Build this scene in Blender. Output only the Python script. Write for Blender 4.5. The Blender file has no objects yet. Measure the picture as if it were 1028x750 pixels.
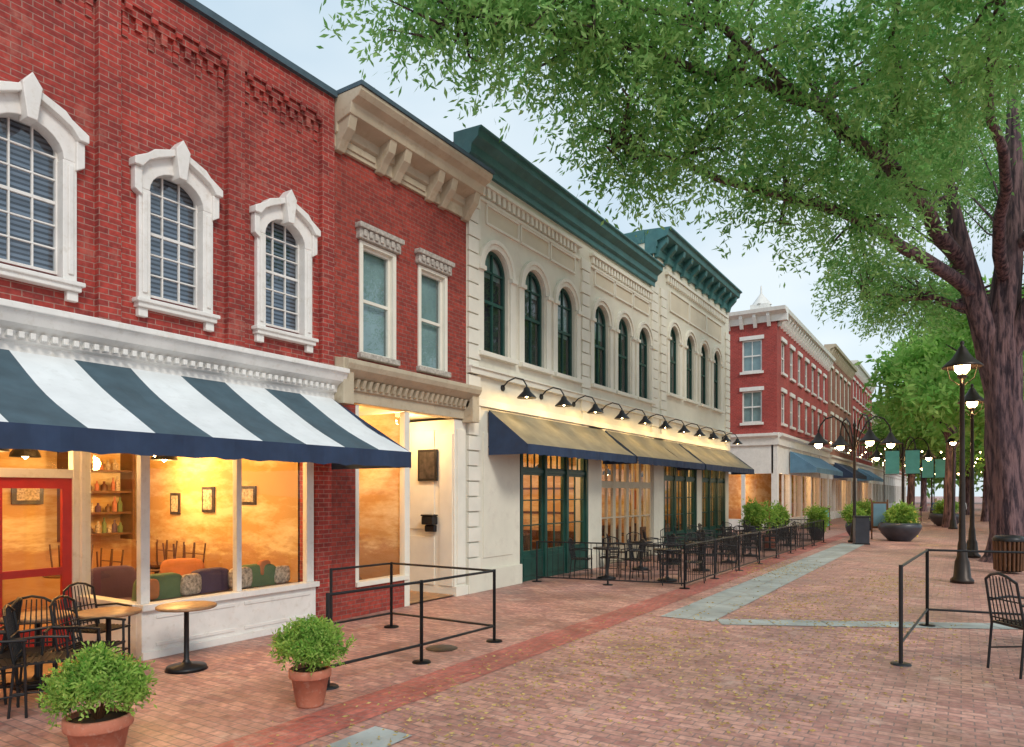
import bpy, bmesh, math, random
import numpy as np
from mathutils import Vector, Matrix
random.seed(7); np.random.seed(7)
S=bpy.context.scene
S.view_settings.view_transform='Standard'
try: S.view_settings.look='None'
except: pass
S.view_settings.exposure=0
F=-8.64   # facade plane of the left side of the street (metres)

# ------------------------------------------------------------------ materials
def nodes(name):
    m=bpy.data.materials.new(name); m.use_nodes=True
    nt=m.node_tree; b=nt.nodes['Principled BSDF']
    return m,nt,b
def N(nt,t,**k):
    n=nt.nodes.new(t)
    for a,v in k.items(): setattr(n,a,v)
    return n
def mixc(nt,fac,a,b,mode='MIX'):
    n=N(nt,'ShaderNodeMix',data_type='RGBA',blend_type=mode)
    for idx,val in ((0,fac),(6,a),(7,b)):
        if isinstance(val,(int,float)): n.inputs[idx].default_value=val
        elif isinstance(val,tuple): n.inputs[idx].default_value=(*val[:3],1)
        else: nt.links.new(val,n.inputs[idx])
    return n.outputs[2]
def noise(nt,vec,scale,detail=2,rough=.6):
    n=N(nt,'ShaderNodeTexNoise'); n.inputs['Scale'].default_value=scale
    n.inputs['Detail'].default_value=detail; n.inputs['Roughness'].default_value=rough
    if vec is not None: nt.links.new(vec,n.inputs['Vector'])
    return n.outputs['Fac']
def ramp(nt,fac,a,b,ca=(0,0,0),cb=(1,1,1)):
    r=N(nt,'ShaderNodeValToRGB'); r.color_ramp.elements[0].position=a; r.color_ramp.elements[1].position=b
    r.color_ramp.elements[0].color=(*ca,1); r.color_ramp.elements[1].color=(*cb,1)
    nt.links.new(fac,r.inputs[0]); return r.outputs[0]
def bump(nt,b,h,strength,dist=.01):
    n=N(nt,'ShaderNodeBump'); n.inputs['Strength'].default_value=strength; n.inputs['Distance'].default_value=dist
    nt.links.new(h,n.inputs['Height']); nt.links.new(n.outputs[0],b.inputs['Normal'])
def pm(name,col,rough=.6,var=.25,scale=2.5,bs=35,bst=.25,metal=0,dirt=None):
    m,nt,b=nodes(name)
    tc=N(nt,'ShaderNodeTexCoord').outputs['Object']
    n1=noise(nt,tc,scale,3)
    dk=tuple(c*(1-var) for c in col); lt=tuple(min(1,c*(1+var*.5)) for c in col)
    c=mixc(nt,ramp(nt,n1,.3,.7),dk,lt)
    if dirt: c=mixc(nt,ramp(nt,noise(nt,tc,scale*3.1,5,.7),.53,.78),c,dirt)
    nt.links.new(c,b.inputs['Base Color'])
    b.inputs['Roughness'].default_value=rough; b.inputs['Metallic'].default_value=metal
    if bst>=.2: bump(nt,b,noise(nt,tc,bs,2),bst)
    return m
def barkm():
    m,nt,b=nodes('tree_bark'); tc=N(nt,'ShaderNodeTexCoord').outputs['Object']
    mp=N(nt,'ShaderNodeMapping'); mp.inputs['Scale'].default_value=(9,9,1.3); nt.links.new(tc,mp.inputs[0])
    n1=noise(nt,mp.outputs[0],1,4,.65); n2=noise(nt,tc,1.3,3)
    c=mixc(nt,ramp(nt,n1,.38,.62),(.03,.018,.028),(.2,.12,.13)); c=mixc(nt,ramp(nt,n2,.4,.65),c,(.1,.065,.085))
    c=mixc(nt,.5,c,mixc(nt,ramp(nt,n1,.42,.58),(.022,.014,.02),(.22,.13,.13)))
    nt.links.new(c,b.inputs['Base Color']); b.inputs['Roughness'].default_value=.95; bump(nt,b,n1,1.0,.08); return m
def brick(name,c1,c2,mortar,bw=.215,bh=.072,ms=.006,ground=False,stain=.35,rough=.85,light=None):
    m,nt,b=nodes(name)
    tc=N(nt,'ShaderNodeTexCoord').outputs['Object']
    sp=N(nt,'ShaderNodeSeparateXYZ'); nt.links.new(tc,sp.inputs[0])
    cb=N(nt,'ShaderNodeCombineXYZ')
    if ground:
        nt.links.new(sp.outputs[0],cb.inputs[0]); nt.links.new(sp.outputs[1],cb.inputs[1])
    else:
        ad=N(nt,'ShaderNodeMath',operation='ADD'); nt.links.new(sp.outputs[0],ad.inputs[0]); nt.links.new(sp.outputs[1],ad.inputs[1])
        nt.links.new(ad.outputs[0],cb.inputs[0]); nt.links.new(sp.outputs[2],cb.inputs[1])
    t=N(nt,'ShaderNodeTexBrick'); nt.links.new(cb.outputs[0],t.inputs['Vector'])
    t.inputs['Scale'].default_value=1; t.inputs['Brick Width'].default_value=bw; t.inputs['Row Height'].default_value=bh
    t.inputs['Mortar Size'].default_value=ms; t.inputs['Mortar Smooth'].default_value=.2; t.inputs['Bias'].default_value=-.1
    for k,v in (('Color1',c1),('Color2',c2),('Mortar',mortar)): t.inputs[k].default_value=(*v,1)
    c=t.outputs['Color']
    n1=noise(nt,tc,.6,5,.65)
    c=mixc(nt,stain,c,ramp(nt,n1,.32,.68,(.3,.27,.28),(1.35,1.3,1.28)),'MULTIPLY')
    n2=noise(nt,tc,13,2)
    c=mixc(nt,.45,c,ramp(nt,n2,.3,.7,(.4,.4,.4),(1.45,1.45,1.45)),'MULTIPLY')
    if light:
        c=mixc(nt,ramp(nt,noise(nt,tc,1.7,5,.75),.56,.78),c,light)
    nt.links.new(c,b.inputs['Base Color']); b.inputs['Roughness'].default_value=rough
    if ground:
        rr=ramp(nt,n1,.35,.65,(.42,.42,.42),(.75,.75,.75)); nt.links.new(rr,b.inputs['Roughness'])
    iv=N(nt,'ShaderNodeInvert'); nt.links.new(t.outputs['Fac'],iv.inputs['Color'])
    bump(nt,b,iv.outputs[0],.5,.008)
    return m
def emis(name,col,st):
    m,nt,b=nodes(name); b.inputs['Base Color'].default_value=(*col,1)
    b.inputs['Emission Color'].default_value=(*col,1); b.inputs['Emission Strength'].default_value=st
    return m
def glassm(name,tint=(.9,.95,.95),base=.04,k=.8):
    m=bpy.data.materials.new(name); m.use_nodes=True; nt=m.node_tree
    nt.nodes.remove(nt.nodes['Principled BSDF']); out=nt.nodes['Material Output']
    tr=N(nt,'ShaderNodeBsdfTransparent'); tr.inputs[0].default_value=(*tint,1)
    gl=N(nt,'ShaderNodeBsdfGlossy'); gl.inputs['Roughness'].default_value=.015
    lw=N(nt,'ShaderNodeLayerWeight'); lw.inputs[0].default_value=.5
    pw=N(nt,'ShaderNodeMath',operation='POWER'); pw.inputs[1].default_value=4.5; nt.links.new(lw.outputs['Facing'],pw.inputs[0])
    ml=N(nt,'ShaderNodeMath',operation='MULTIPLY_ADD',use_clamp=True); ml.inputs[1].default_value=k; ml.inputs[2].default_value=base
    nt.links.new(pw.outputs[0],ml.inputs[0])
    tc=N(nt,'ShaderNodeTexCoord').outputs['Object']
    bp=N(nt,'ShaderNodeBump'); bp.inputs['Strength'].default_value=.08; bp.inputs['Distance'].default_value=.03
    nt.links.new(noise(nt,tc,1.5,1),bp.inputs['Height']); nt.links.new(bp.outputs[0],gl.inputs['Normal'])
    mx=N(nt,'ShaderNodeMixShader'); nt.links.new(ml.outputs[0],mx.inputs[0])
    nt.links.new(tr.outputs[0],mx.inputs[1]); nt.links.new(gl.outputs[0],mx.inputs[2]); nt.links.new(mx.outputs[0],out.inputs[0])
    return m
def leafm(name,c1,c2,c3,tr=.45,ns=.9):
    m=bpy.data.materials.new(name); m.use_nodes=True; nt=m.node_tree
    nt.nodes.remove(nt.nodes['Principled BSDF']); out=nt.nodes['Material Output']
    tc=N(nt,'ShaderNodeTexCoord').outputs['Object']
    c=mixc(nt,ramp(nt,noise(nt,tc,ns,2),.38,.62),c1,c2)
    ge=N(nt,'ShaderNodeNewGeometry')
    c=mixc(nt,ramp(nt,ge.outputs['Random Per Island'],.35,1.),c,c3)
    d=N(nt,'ShaderNodeBsdfDiffuse'); t=N(nt,'ShaderNodeBsdfTranslucent')
    nt.links.new(c,d.inputs[0]); nt.links.new(c,t.inputs[0])
    a=N(nt,'ShaderNodeMixShader'); a.inputs[0].default_value=tr
    nt.links.new(d.outputs[0],a.inputs[1]); nt.links.new(t.outputs[0],a.inputs[2]); nt.links.new(a.outputs[0],out.inputs[0])
    return m
def blindm(name,c1,c2,sc):
    m,nt,b=nodes(name); tc=N(nt,'ShaderNodeTexCoord').outputs['Object']
    w=N(nt,'ShaderNodeTexWave',bands_direction='Z'); w.inputs['Scale'].default_value=sc
    nt.links.new(tc,w.inputs['Vector'])
    nt.links.new(mixc(nt,ramp(nt,w.outputs['Fac'],.25,.6),c1,c2),b.inputs['Base Color']); b.inputs['Roughness'].default_value=.6
    return m
def personm(name,shirt,trou):
    m,nt,b=nodes(name); tc=N(nt,'ShaderNodeTexCoord').outputs['Object']
    sp=N(nt,'ShaderNodeSeparateXYZ'); nt.links.new(tc,sp.inputs[0]); dv=N(nt,'ShaderNodeMath',operation='DIVIDE'); dv.inputs[1].default_value=2
    nt.links.new(sp.outputs[2],dv.inputs[0]); r=N(nt,'ShaderNodeValToRGB'); r.color_ramp.interpolation='CONSTANT'
    e=r.color_ramp.elements; e[0].position=0; e[0].color=(.03,.02,.02,1); e[1].position=.05; e[1].color=(*trou,1)
    for p,c in ((.48,shirt),(.74,(.45,.27,.19)),(.845,(.06,.035,.02))): q=e.new(p); q.color=(*c,1)
    nt.links.new(dv.outputs[0],r.inputs[0]); nt.links.new(r.outputs[0],b.inputs['Base Color']); b.inputs['Roughness'].default_value=.8; return m

M={}
M['brick1']=brick('red_brick_wall',(.42,.05,.036),(.25,.032,.028),(.36,.2,.16),stain=.45,light=(.46,.16,.12))
M['brick2']=brick('dark_red_brick_wall',(.37,.052,.034),(.23,.034,.026),(.24,.12,.1),stain=.4)
M['brick3']=brick('far_red_brick_wall',(.43,.055,.045),(.32,.04,.035),(.34,.17,.14))
M['brick4']=brick('brown_brick_wall',(.34,.13,.08),(.26,.09,.06),(.32,.21,.15))
M['pave']=brick('brick_paving',(.60,.34,.27),(.38,.18,.155),(.27,.19,.17),.205,.105,.007,True,.6,.62,light=(.60,.44,.36))
M['pavered']=brick('red_brick_band',(.52,.16,.125),(.38,.1,.085),(.3,.17,.15),.105,.205,.007,True,.6,.6,light=(.56,.36,.29))
M['granite']=pm('grey_paving_stone',(.38,.43,.42),.6,.35,1.5,30,.2,dirt=(.28,.27,.25))
M['white']=pm('white_trim_paint',(.78,.76,.72),.5,.1,3,25,.1,dirt=(.62,.58,.51))
M['cream']=pm('cream_wall_paint',(.71,.68,.57),.6,.1,.9,30,.2,dirt=(.6,.56,.47))
M['creamtrim']=pm('cream_trim_paint',(.77,.74,.64),.55,.08,2,30,.1)
M['panel']=pm('tan_wall_panel',(.64,.57,.44),.6,.1,1.2,30,.15)
M['tan']=pm('tan_cornice_paint',(.50,.43,.31),.6,.15,2,25,.2,dirt=(.38,.29,.19))
M['stone']=pm('carved_stone',(.46,.42,.37),.9,.4,18,30,1.0)
M['teal']=pm('teal_cornice_paint',(.055,.175,.185),.5,.25,2,20,.1,dirt=(.09,.21,.2))
M['green']=pm('dark_green_paint',(.014,.07,.055),.35,.3,2,20,.05)
M['navy']=pm('navy_canvas',(.02,.042,.095),.75,.25,3,120,.15)
M['slate']=pm('slate_blue_canvas',(.06,.105,.135),.75,.25,3,120,.15)
M['wcanvas']=pm('white_canvas',(.76,.79,.80),.75,.1,2,120,.15,dirt=(.66,.68,.68))
M['tcanvas']=pm('lamp_gold_navy_canvas',(.17,.165,.125),.75,.3,2,120,.15)  # navy canvas with the lamps' gold light mixed into its colour
M['bcanvas']=pm('blue_canvas',(.12,.26,.4),.75,.2,2,120,.15)
M['black']=pm('black_metal',(.018,.018,.02),.4,.3,5,40,.08,metal=.3)
M['bronze']=pm('dark_bronze_metal',(.035,.025,.02),.4,.3,5,40,.08,metal=.5)
M['red']=pm('red_door_paint',(.46,.025,.02),.35,.15,3,20,.05)
M['terra']=pm('terracotta',(.5,.17,.1),.75,.2,6,40,.2,dirt=(.55,.33,.25))
M['soil']=pm('soil',(.04,.028,.02),.95)
M['bark']=barkm()
M['wood']=pm('table_wood',(.36,.2,.1),.45,.4,6,20,.1,dirt=(.2,.1,.05))
M['darkwood']=pm('dark_wood',(.12,.05,.02),.5,.3,6,20,.1)
M['dark']=pm('dark_interior',(.03,.035,.04),.8)
M['roof']=pm('roof_felt',(.12,.12,.12),.9)
def plasterm():
    m,nt,b=nodes('old_warm_plaster'); tc=N(nt,'ShaderNodeTexCoord').outputs['Object']
    mp=N(nt,'ShaderNodeMapping'); mp.inputs['Scale'].default_value=(.8,.6,2.6); nt.links.new(tc,mp.inputs[0])
    n1=noise(nt,mp.outputs[0],.8,5,.7)
    c=mixc(nt,ramp(nt,n1,.42,.6),(.56,.33,.11),(.76,.62,.38))
    sp=N(nt,'ShaderNodeSeparateXYZ'); nt.links.new(tc,sp.inputs[0])
    ad=N(nt,'ShaderNodeMath',operation='MULTIPLY_ADD'); nt.links.new(noise(nt,mp.outputs[0],3.5,4,.7),ad.inputs[0]); ad.inputs[1].default_value=1.4; nt.links.new(sp.outputs[2],ad.inputs[2])
    dv=N(nt,'ShaderNodeMath',operation='MULTIPLY'); nt.links.new(ad.outputs[0],dv.inputs[0]); dv.inputs[1].default_value=.25
    c=mixc(nt,ramp(nt,dv.outputs[0],.42,.5,(.75,.75,.75),(0,0,0)),c,(.42,.2,.08))   # dark reflections at the bottom painted in as brown, ragged top edge
    nt.links.new(c,b.inputs['Base Color']); b.inputs['Roughness'].default_value=.85; return m
M['plaster']=plasterm()
M['floorw']=pm('wood_floor',(.36,.2,.1),.5)
M['glass']=glassm('shop_glass',(.96,.97,.95),.05,.75)
M['wglass']=glassm('window_glass',(.8,.86,.9),.12,.8)
M['blind']=blindm('venetian_blind',(.01,.014,.03),(.22,.26,.33),5.2)
M['shade']=pm('window_shade',(.30,.42,.40),.7,.2,3)
M['lamp']=emis('warm_lamp_glass',(1,.66,.3),30)
M['bulb']=emis('bulb',(1,.7,.35),30)
M['sofag']=pm('green_fabric',(.13,.2,.09),.9); M['sofap']=pm('purple_fabric',(.1,.06,.11),.9)
M['cush']=pm('patterned_cushion',(.55,.45,.35),.9,.7,25)
M['orange']=pm('orange_fabric',(.5,.18,.06),.9)
M['tealb']=pm('teal_banner_cloth',(.14,.5,.44),.7,.15)
M['yellow']=pm('yellow_paint',(.75,.55,.06),.5,.1)
M['bowl']=pm('dark_planter_bowl',(.04,.045,.06),.35,.3,3)
M['leaf']=leafm('oak_leaves',(.13,.34,.09),(.30,.56,.18),(.42,.64,.24),.5,.7)
M['leaf2']=leafm('shrub_leaves',(.13,.32,.05),(.32,.52,.1),(.44,.58,.15),.4,6)
M['leaf3']=leafm('far_tree_leaves',(.16,.40,.08),(.32,.58,.14),(.44,.64,.2),.5,.3)
M['litter']=leafm('fallen_catkins',(.55,.42,.16),(.6,.48,.2),(.42,.3,.12),.2,5)
M['paper']=pm('poster_print',(.06,.05,.045),.3,.7,8)
M['person_a']=personm('clothes_a',(.35,.07,.06),(.04,.06,.12)); M['person_b']=personm('clothes_b',(.5,.5,.52),(.03,.03,.035)); M['person_c']=personm('clothes_c',(.06,.13,.3),(.2,.16,.1))

# ------------------------------------------------------------------ geometry accumulator
class G:
    def __init__(s,name,*mats):
        s.n=name; s.mats=[M[k] for k in mats]; s.v=[]; s.f=[]; s.m=[]; s.sm=[]; s.cm=0; s.bev=0
    def add(s,vs,fs,smooth=False):
        o=len(s.v); s.v+= [tuple(p) for p in vs]
        for f in fs: s.f.append([i+o for i in f]); s.m.append(s.cm); s.sm.append(smooth)
    def box(s,x0,x1,y0,y1,z0,z1):
        s.add([(x,y,z) for x in (x0,x1) for y in (y0,y1) for z in (z0,z1)],
              [(0,1,3,2),(4,6,7,5),(0,4,5,1),(2,3,7,6),(0,2,6,4),(1,5,7,3)])
    def bx(s,P,a0,a1,z0,z1,d0,d1):
        s.add([P(a,z,d) for d in (d0,d1) for a in (a0,a1) for z in (z0,z1)],
              [(0,1,3,2),(4,6,7,5),(0,4,5,1),(2,3,7,6),(0,2,6,4),(1,5,7,3)])
    def prism(s,P,pts,d0,d1):
        n=len(pts); s.add([P(a,z,d0) for a,z in pts]+[P(a,z,d1) for a,z in pts],
            [tuple(range(n)),tuple(range(2*n-1,n-1,-1))]+[(i,(i+1)%n,n+(i+1)%n,n+i) for i in range(n)])
    def prof(s,P,pts,a0,a1):
        n=len(pts); s.add([P(a0,z,-o) for o,z in pts]+[P(a1,z,-o) for o,z in pts],
            [tuple(range(n)),tuple(range(2*n-1,n-1,-1))]+[(i,(i+1)%n,n+(i+1)%n,n+i) for i in range(n)])
    def quad(s,a,b,c,d): s.add([a,b,c,d],[(0,1,2,3)])
    def tube(s,pts,rad,n=8,cap=True):
        pts=[Vector(p) for p in pts]
        if isinstance(rad,(int,float)): rad=[rad]*len(pts)
        vs=[];nv=None
        for i,p in enumerate(pts):
            t=(pts[min(i+1,len(pts)-1)]-pts[max(i-1,0)]).normalized()
            if nv is None:
                nv=t.cross(Vector((0,0,1)))
                if nv.length<.1: nv=t.cross(Vector((0,1,0)))
            else: nv=nv-t*nv.dot(t)
            nv.normalize(); b=t.cross(nv)
            for j in range(n):
                a=2*math.pi*j/n; vs.append(p+(nv*math.cos(a)+b*math.sin(a))*rad[i])
        fs=[(i*n+j,i*n+(j+1)%n,(i+1)*n+(j+1)%n,(i+1)*n+j) for i in range(len(pts)-1) for j in range(n)]
        s.add(vs,fs,True)
        if cap:
            k=len(pts)-1; s.add(vs[:n],[tuple(range(n))]); s.add(vs[k*n:],[tuple(range(n))])
    def lathe(s,prof,cx=0,cy=0,n=24):
        vs=[(cx+r*math.cos(2*math.pi*j/n),cy+r*math.sin(2*math.pi*j/n),z) for r,z in prof for j in range(n)]
        s.add(vs,[(i*n+j,i*n+(j+1)%n,(i+1)*n+(j+1)%n,(i+1)*n+j) for i in range(len(prof)-1) for j in range(n)],True)
    def pillow(s,c,sz,rz=0,p=.45,tilt=0):    # soft super-ellipsoid
        n,m=16,10; vs=[]; f=lambda t:math.copysign(abs(t)**p,t)
        mt=Matrix.Rotation(rz,3,'Z')@Matrix.Rotation(tilt,3,'Y')
        for i in range(m+1):
            a=-math.pi/2+math.pi*i/m
            for j in range(n):
                b=2*math.pi*j/n; v=mt@Vector((sz[0]*f(math.cos(a))*f(math.cos(b)),sz[1]*f(math.cos(a))*f(math.sin(b)),sz[2]*f(math.sin(a)))); vs.append(v+Vector(c))
        s.add(vs,[(i*n+j,i*n+(j+1)%n,(i+1)*n+(j+1)%n,(i+1)*n+j) for i in range(m) for j in range(n)],True)
    def wall(s,P,a0,a1,z0,z1,ops,dep):
        A=sorted(set([a0,a1]+[q for o in ops for q in o[:2]])); Z=sorted(set([z0,z1]+[q for o in ops for q in o[2:]]))
        for i in range(len(A)-1):
            for j in range(len(Z)-1):
                am=(A[i]+A[i+1])/2; zm=(Z[j]+Z[j+1])/2
                if any(o[0]<am<o[1] and o[2]<zm<o[3] for o in ops): continue
                s.quad(P(A[i],Z[j],0),P(A[i+1],Z[j],0),P(A[i+1],Z[j+1],0),P(A[i],Z[j+1],0))
        for a,b,c,d in ops:
            s.quad(P(a,c,0),P(a,d,0),P(a,d,dep),P(a,c,dep)); s.quad(P(b,c,0),P(b,d,0),P(b,d,dep),P(b,c,dep))
            s.quad(P(a,c,0),P(b,c,0),P(b,c,dep),P(a,c,dep)); s.quad(P(a,d,0),P(b,d,0),P(b,d,dep),P(a,d,dep))
    def mesh(s,org=(0,0,0)):
        me=bpy.data.meshes.new(s.n)
        o=org; me.from_pydata([(a-o[0],b-o[1],c-o[2]) for a,b,c in s.v],[],s.f)
        for m in s.mats: me.materials.append(m)
        me.polygons.foreach_set('material_index',s.m); me.polygons.foreach_set('use_smooth',s.sm)
        bm=bmesh.new(); bm.from_mesh(me); bmesh.ops.recalc_face_normals(bm,faces=bm.faces[:]); bm.to_mesh(me); bm.free()
        return me
COL=S.collection
def link(o): COL.objects.link(o); return o
def single(g,name,loc=(0,0,0),rot=0,me=None,sc=1):
    me=me or g.mesh(); o=link(bpy.data.objects.new(name,me)); o.location=loc; o.rotation_euler=(0,0,rot); o.scale=(sc,sc,sc); return o
def group(name,parts,org=(0,0,0)):
    e=link(bpy.data.objects.new(name,None)); e.location=org; e.empty_display_size=.3
    for p in parts:
        if isinstance(p,G):
            if not p.f: continue
            c=link(bpy.data.objects.new(p.n,p.mesh(org)))
            if p.bev:
                md=c.modifiers.new('bevel','BEVEL'); md.width=p.bev; md.segments=2; md.limit_method='ANGLE'; md.angle_limit=.9
        else:
            c=p; c.location=Vector(c.location)-Vector(org)
        c.parent=e
    return e
def plight(loc,power,col=(1,.55,.2),r=.08,name='bulb_light'):
    l=bpy.data.lights.new(name,'POINT'); l.energy=power; l.color=col; l.shadow_soft_size=r
    o=link(bpy.data.objects.new(name,l)); o.location=loc; return o
PF=lambda a,z,d:(F-d,a,z)
def PX(x): return lambda a,z,d:(x-d,a,z)
def PY(y): return lambda a,z,d:(a,y+d,z)     # wall facing -Y, a = X

def sash(fr,gl,P,a0,a1,z0,z1,d,nx,nz,bar=.022,edge=.05,top=None):
    fr.bx(P,a0,a0+edge,z0,z1,d-.03,d+.04); fr.bx(P,a1-edge,a1,z0,z1,d-.03,d+.04)
    fr.bx(P,a0+edge,a1-edge,z0,z0+edge,d-.028,d+.04); fr.bx(P,a0+edge,a1-edge,z1-edge,z1,d-.028,d+.04)
    ia0,ia1,iz0,iz1=a0+edge,a1-edge,z0+edge,z1-edge
    for i in range(1,nx):
        a=ia0+(ia1-ia0)*i/nx; fr.bx(P,a-bar/2,a+bar/2,iz0,iz1,d-.015,d+.025)
    for j in range(1,nz):
        z=iz0+(iz1-iz0)*j/nz; b=bar*1.9 if (nz%2==0 and j==nz//2) else bar
        fr.bx(P,ia0,ia1,z-b/2,z+b/2,d-.018,d+.022)
    gl.quad(P(ia0,iz0,d+.01),P(ia1,iz0,d+.01),P(ia1,iz1,d+.01),P(ia0,iz1,d+.01))
def arcpts(c,hw,zs,rise,n=12):
    return [(c-hw*math.cos(math.pi*i/n),zs+rise*math.sin(math.pi*i/n)) for i in range(n+1)]

# ------------------------------------------------------------------ ground
g=G('street_paving','pave'); L=500
g.quad((-L,-L,0),(L,-L,0),(L,L,0),(-L,L,0)); single(g,'ground')
g=G('red_brick_band','pavered'); g.quad((-5.2,-20,.004),(-4.62,-20,.004),(-4.62,160,.004),(-5.2,160,.004)); single(g,'red_brick_band')
g=G('paving_stone_band','granite')
def slabs(p,q,w0,w1,n,z=.008):
    p=Vector((*p,z)); q=Vector((*q,z)); d=(q-p).normalized(); s=Vector((-d.y,d.x,0)); Lh=(q-p).length
    for i in range(n):
        a=p+d*(Lh*i/n+.008); b=p+d*(Lh*(i+1)/n-.008); g.quad(a+s*w0,b+s*w0,b+s*w1,a+s*w1)
slabs((-3.85,11.3),(-3.75,32),-.45,-.004,22); slabs((-3.85,11.3),(-3.75,32),.004,.45,22)
slabs((-3.32,11.35),(3.4,14.9),-.25,.25,9)
single(g,'paving_stone_band')
g=G('drain_stone','granite'); slabs((-4.2,2.2),(-4.2,4.6),-.22,.22,4); single(g,'drain_stone')
g=G('manhole_cover','bronze'); g.lathe([(0,.012),(.2,.012),(.22,.003)],-5.9,7.4,24); single(g,'manhole_cover')

# ------------------------------------------------------------------ building 1
def building_one():
    Y0,Y1=-4,7.95
    wins=[.05,1.79,3.53,5.27,7.0]
    wall=G('brick_wall','brick1'); ops=[(c-.44,c+.44,4.55,6.3) for c in wins]
    wall.wall(PF,Y0,Y1,4.0,8.5,ops,.2)
    pc=[-.85,.92,2.66,4.4,6.135,7.82]
    for c in pc: wall.bx(PF,c-.13,c+.13,4.12,8.5,-.09,.02)
    for a,b in zip(pc[:-1],pc[1:]):
        a+=.13;b-=.13; wall.bx(PF,a,b,8.1,8.5,-.085,.0)
        wall.bx(PF,a,b,7.98,8.1,-.05,0)
        k=int((b-a)/.15)
        for i in range(k):
            y=a+(b-a)*(i+.5)/k
            wall.bx(PF,y-.04,y+.04,7.84,7.98,-.045,0)
            if i%2==0: wall.bx(PF,y-.04,y+.04,8.0,8.12,-.12,-.0855); wall.bx(PF,y-.035,y+.035,7.7,7.84,-.025,0)
    cop=G('roof_coping','slate'); cop.box(F-.3,F+.16,Y0,Y1,8.5,8.6)
    body=G('building_body','brick1'); body.box(-20,F-.25,Y0,Y1-.01,3.75,8.45)
    fr=G('window_frames','white'); gl=G('window_glass','wglass'); bl=G('window_blinds','blind'); tr=G('window_surrounds','white'); fr.bev=.004; tr.bev=.01
    k_=.84
    for c in wins:
        sash(fr,gl,PF,c-.38,c+.38,4.6,6.24,.1,3,6,.02,.035)
        bl.quad(PF(c-.44,4.55,.19),PF(c+.44,4.55,.19),PF(c+.44,6.3,.19),PF(c-.44,6.3,.19))
        tr.bx(PF,c-.51,c-.36,4.5,5.9,-.07,.12); tr.bx(PF,c+.36,c+.51,4.5,5.9,-.07,.12)
        tr.bx(PF,c-.47,c-.41,4.6,5.85,-.09,-.0705); tr.bx(PF,c+.41,c+.47,4.6,5.85,-.09,-.0705)
        top=[(c-.51,5.9)]+arcpts(c,.37,5.9,.31)+[(c+.51,5.9),(c+.53,6.18),(c+.36,6.32),(c+.17,6.4),(c,6.48),(c-.17,6.4),(c-.36,6.32),(c-.53,6.18)]
        tr.prism(PF,top,-.07,.12)
        for sg in (-1,1):
            q=[(.72,6.14),(.72,6.23),(.5,6.34),(.42,6.41),(.14,6.5),(0,6.58),(0,6.48),(.14,6.41),(.36,6.32),(.5,6.25),(.6,6.14)]
            tr.prism(PF,[(c+sg*a*k_,z) for a,z in q],-.16,-.001)
            tr.prism(PF,[(c+sg*a*k_,z) for a,z in [(.58,5.8),(.69,5.86),(.69,6.14),(.58,6.14)]],-.11,-.001)
        tr.prism(PF,[(c-.05,6.15),(c+.05,6.15),(c+.1,6.52),(c,6.66),(c-.1,6.52)],-.2,-.0)
        tr.bx(PF,c-.54,c+.54,4.41,4.5,-.12,.1); tr.bx(PF,c-.57,c+.57,4.47,4.52,-.15,.0)
        tr.bx(PF,c-.52,c-.4,4.3,4.41,-.08,0); tr.bx(PF,c+.4,c+.52,4.3,4.41,-.08,0)
    cor=G('shop_cornice','white'); cor.bev=.008
    cor.prof(PF,[(-.2,3.6),(.06,3.6),(.06,3.72),(.12,3.74),(.14,3.84),(.26,3.9),(.32,4.02),(.36,4.03),(.36,4.1),(0,4.16),(-.2,4.16)],Y0,Y1+.08)
    for i in range(int((Y1-Y0)/.11)): 
        y=Y0+.11*i+.03; cor.bx(PF,y,y+.055,3.76,3.83,-.2,-.12)
    sf=G('shopfront_frame','white'); sf.bev=.006; sg=G('shop_window_glass','glass')
    for a,b in ((4.82,4.94),(6.2,6.28),(7.46,7.6)): sf.bx(PF,a,b,.7,3.6,0,.1)
    sf.bx(PF,4.82,7.62,.0,.62,-.02,.1); sf.bx(PF,4.80,7.64,.62,.7,-.09,.12); sf.bx(PF,4.82,7.62,.0,.1,-.05,-.02)
    for a,b in ((5.0,6.15),(6.3,7.5)): 
        sf.bx(PF,a,b,.15,.2,-.035,-.0205); sf.bx(PF,a,b,.5,.55,-.035,-.0205); 
    sg.quad(PF(4.94,.7,.05),PF(7.46,.7,.05),PF(7.46,3.6,.05),PF(4.94,3.6,.05))
    P=PY(4.82)
    sf.bx(P,-10.2,F-.101,0,.62,0,.1); sf.bx(P,-10.2,F-.1,.62,.7,-.05,.12); sf.bx(P,-10.25,-10.1,0,3.6,-.0,.12)
    sg.quad(P(-10.1,.7,.05),P(F-.1,.7,.05),P(F-.1,3.6,.05),P(-10.1,3.6,.05))
    D=PX(-10.2); dr=G('red_door','red','glass')
    sf.bx(D,4.74,4.82,0,3.6,-.04,.1); sf.bx(D,3.72,3.8,0,3.6,-.04,.1); sf.bx(D,3.8,4.74,2.3,2.42,-.03,.1)
    dr.bx(D,3.8,3.92,0,2.3,0,.06); dr.bx(D,4.62,4.74,0,2.3,0,.06); dr.bx(D,3.92,4.62,2.16,2.3,0,.06); dr.bx(D,3.92,4.62,0,.3,0,.06); dr.bx(D,3.92,4.62,1.0,1.1,0,.06)
    dr.tube([D(3.86,.95,-.06),D(3.86,1.3,-.06)],.012,6)
    dr.cm=1; dr.quad(D(3.92,.3,.03),D(4.62,.3,.03),D(4.62,2.16,.03),D(3.92,2.16,.03)); dr.quad(D(3.8,2.42,.03),D(4.74,2.42,.03),D(4.74,3.6,.03),D(3.8,3.6,.03))
    wl=G('interior_walls','plaster','floorw','creamtrim')
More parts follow.
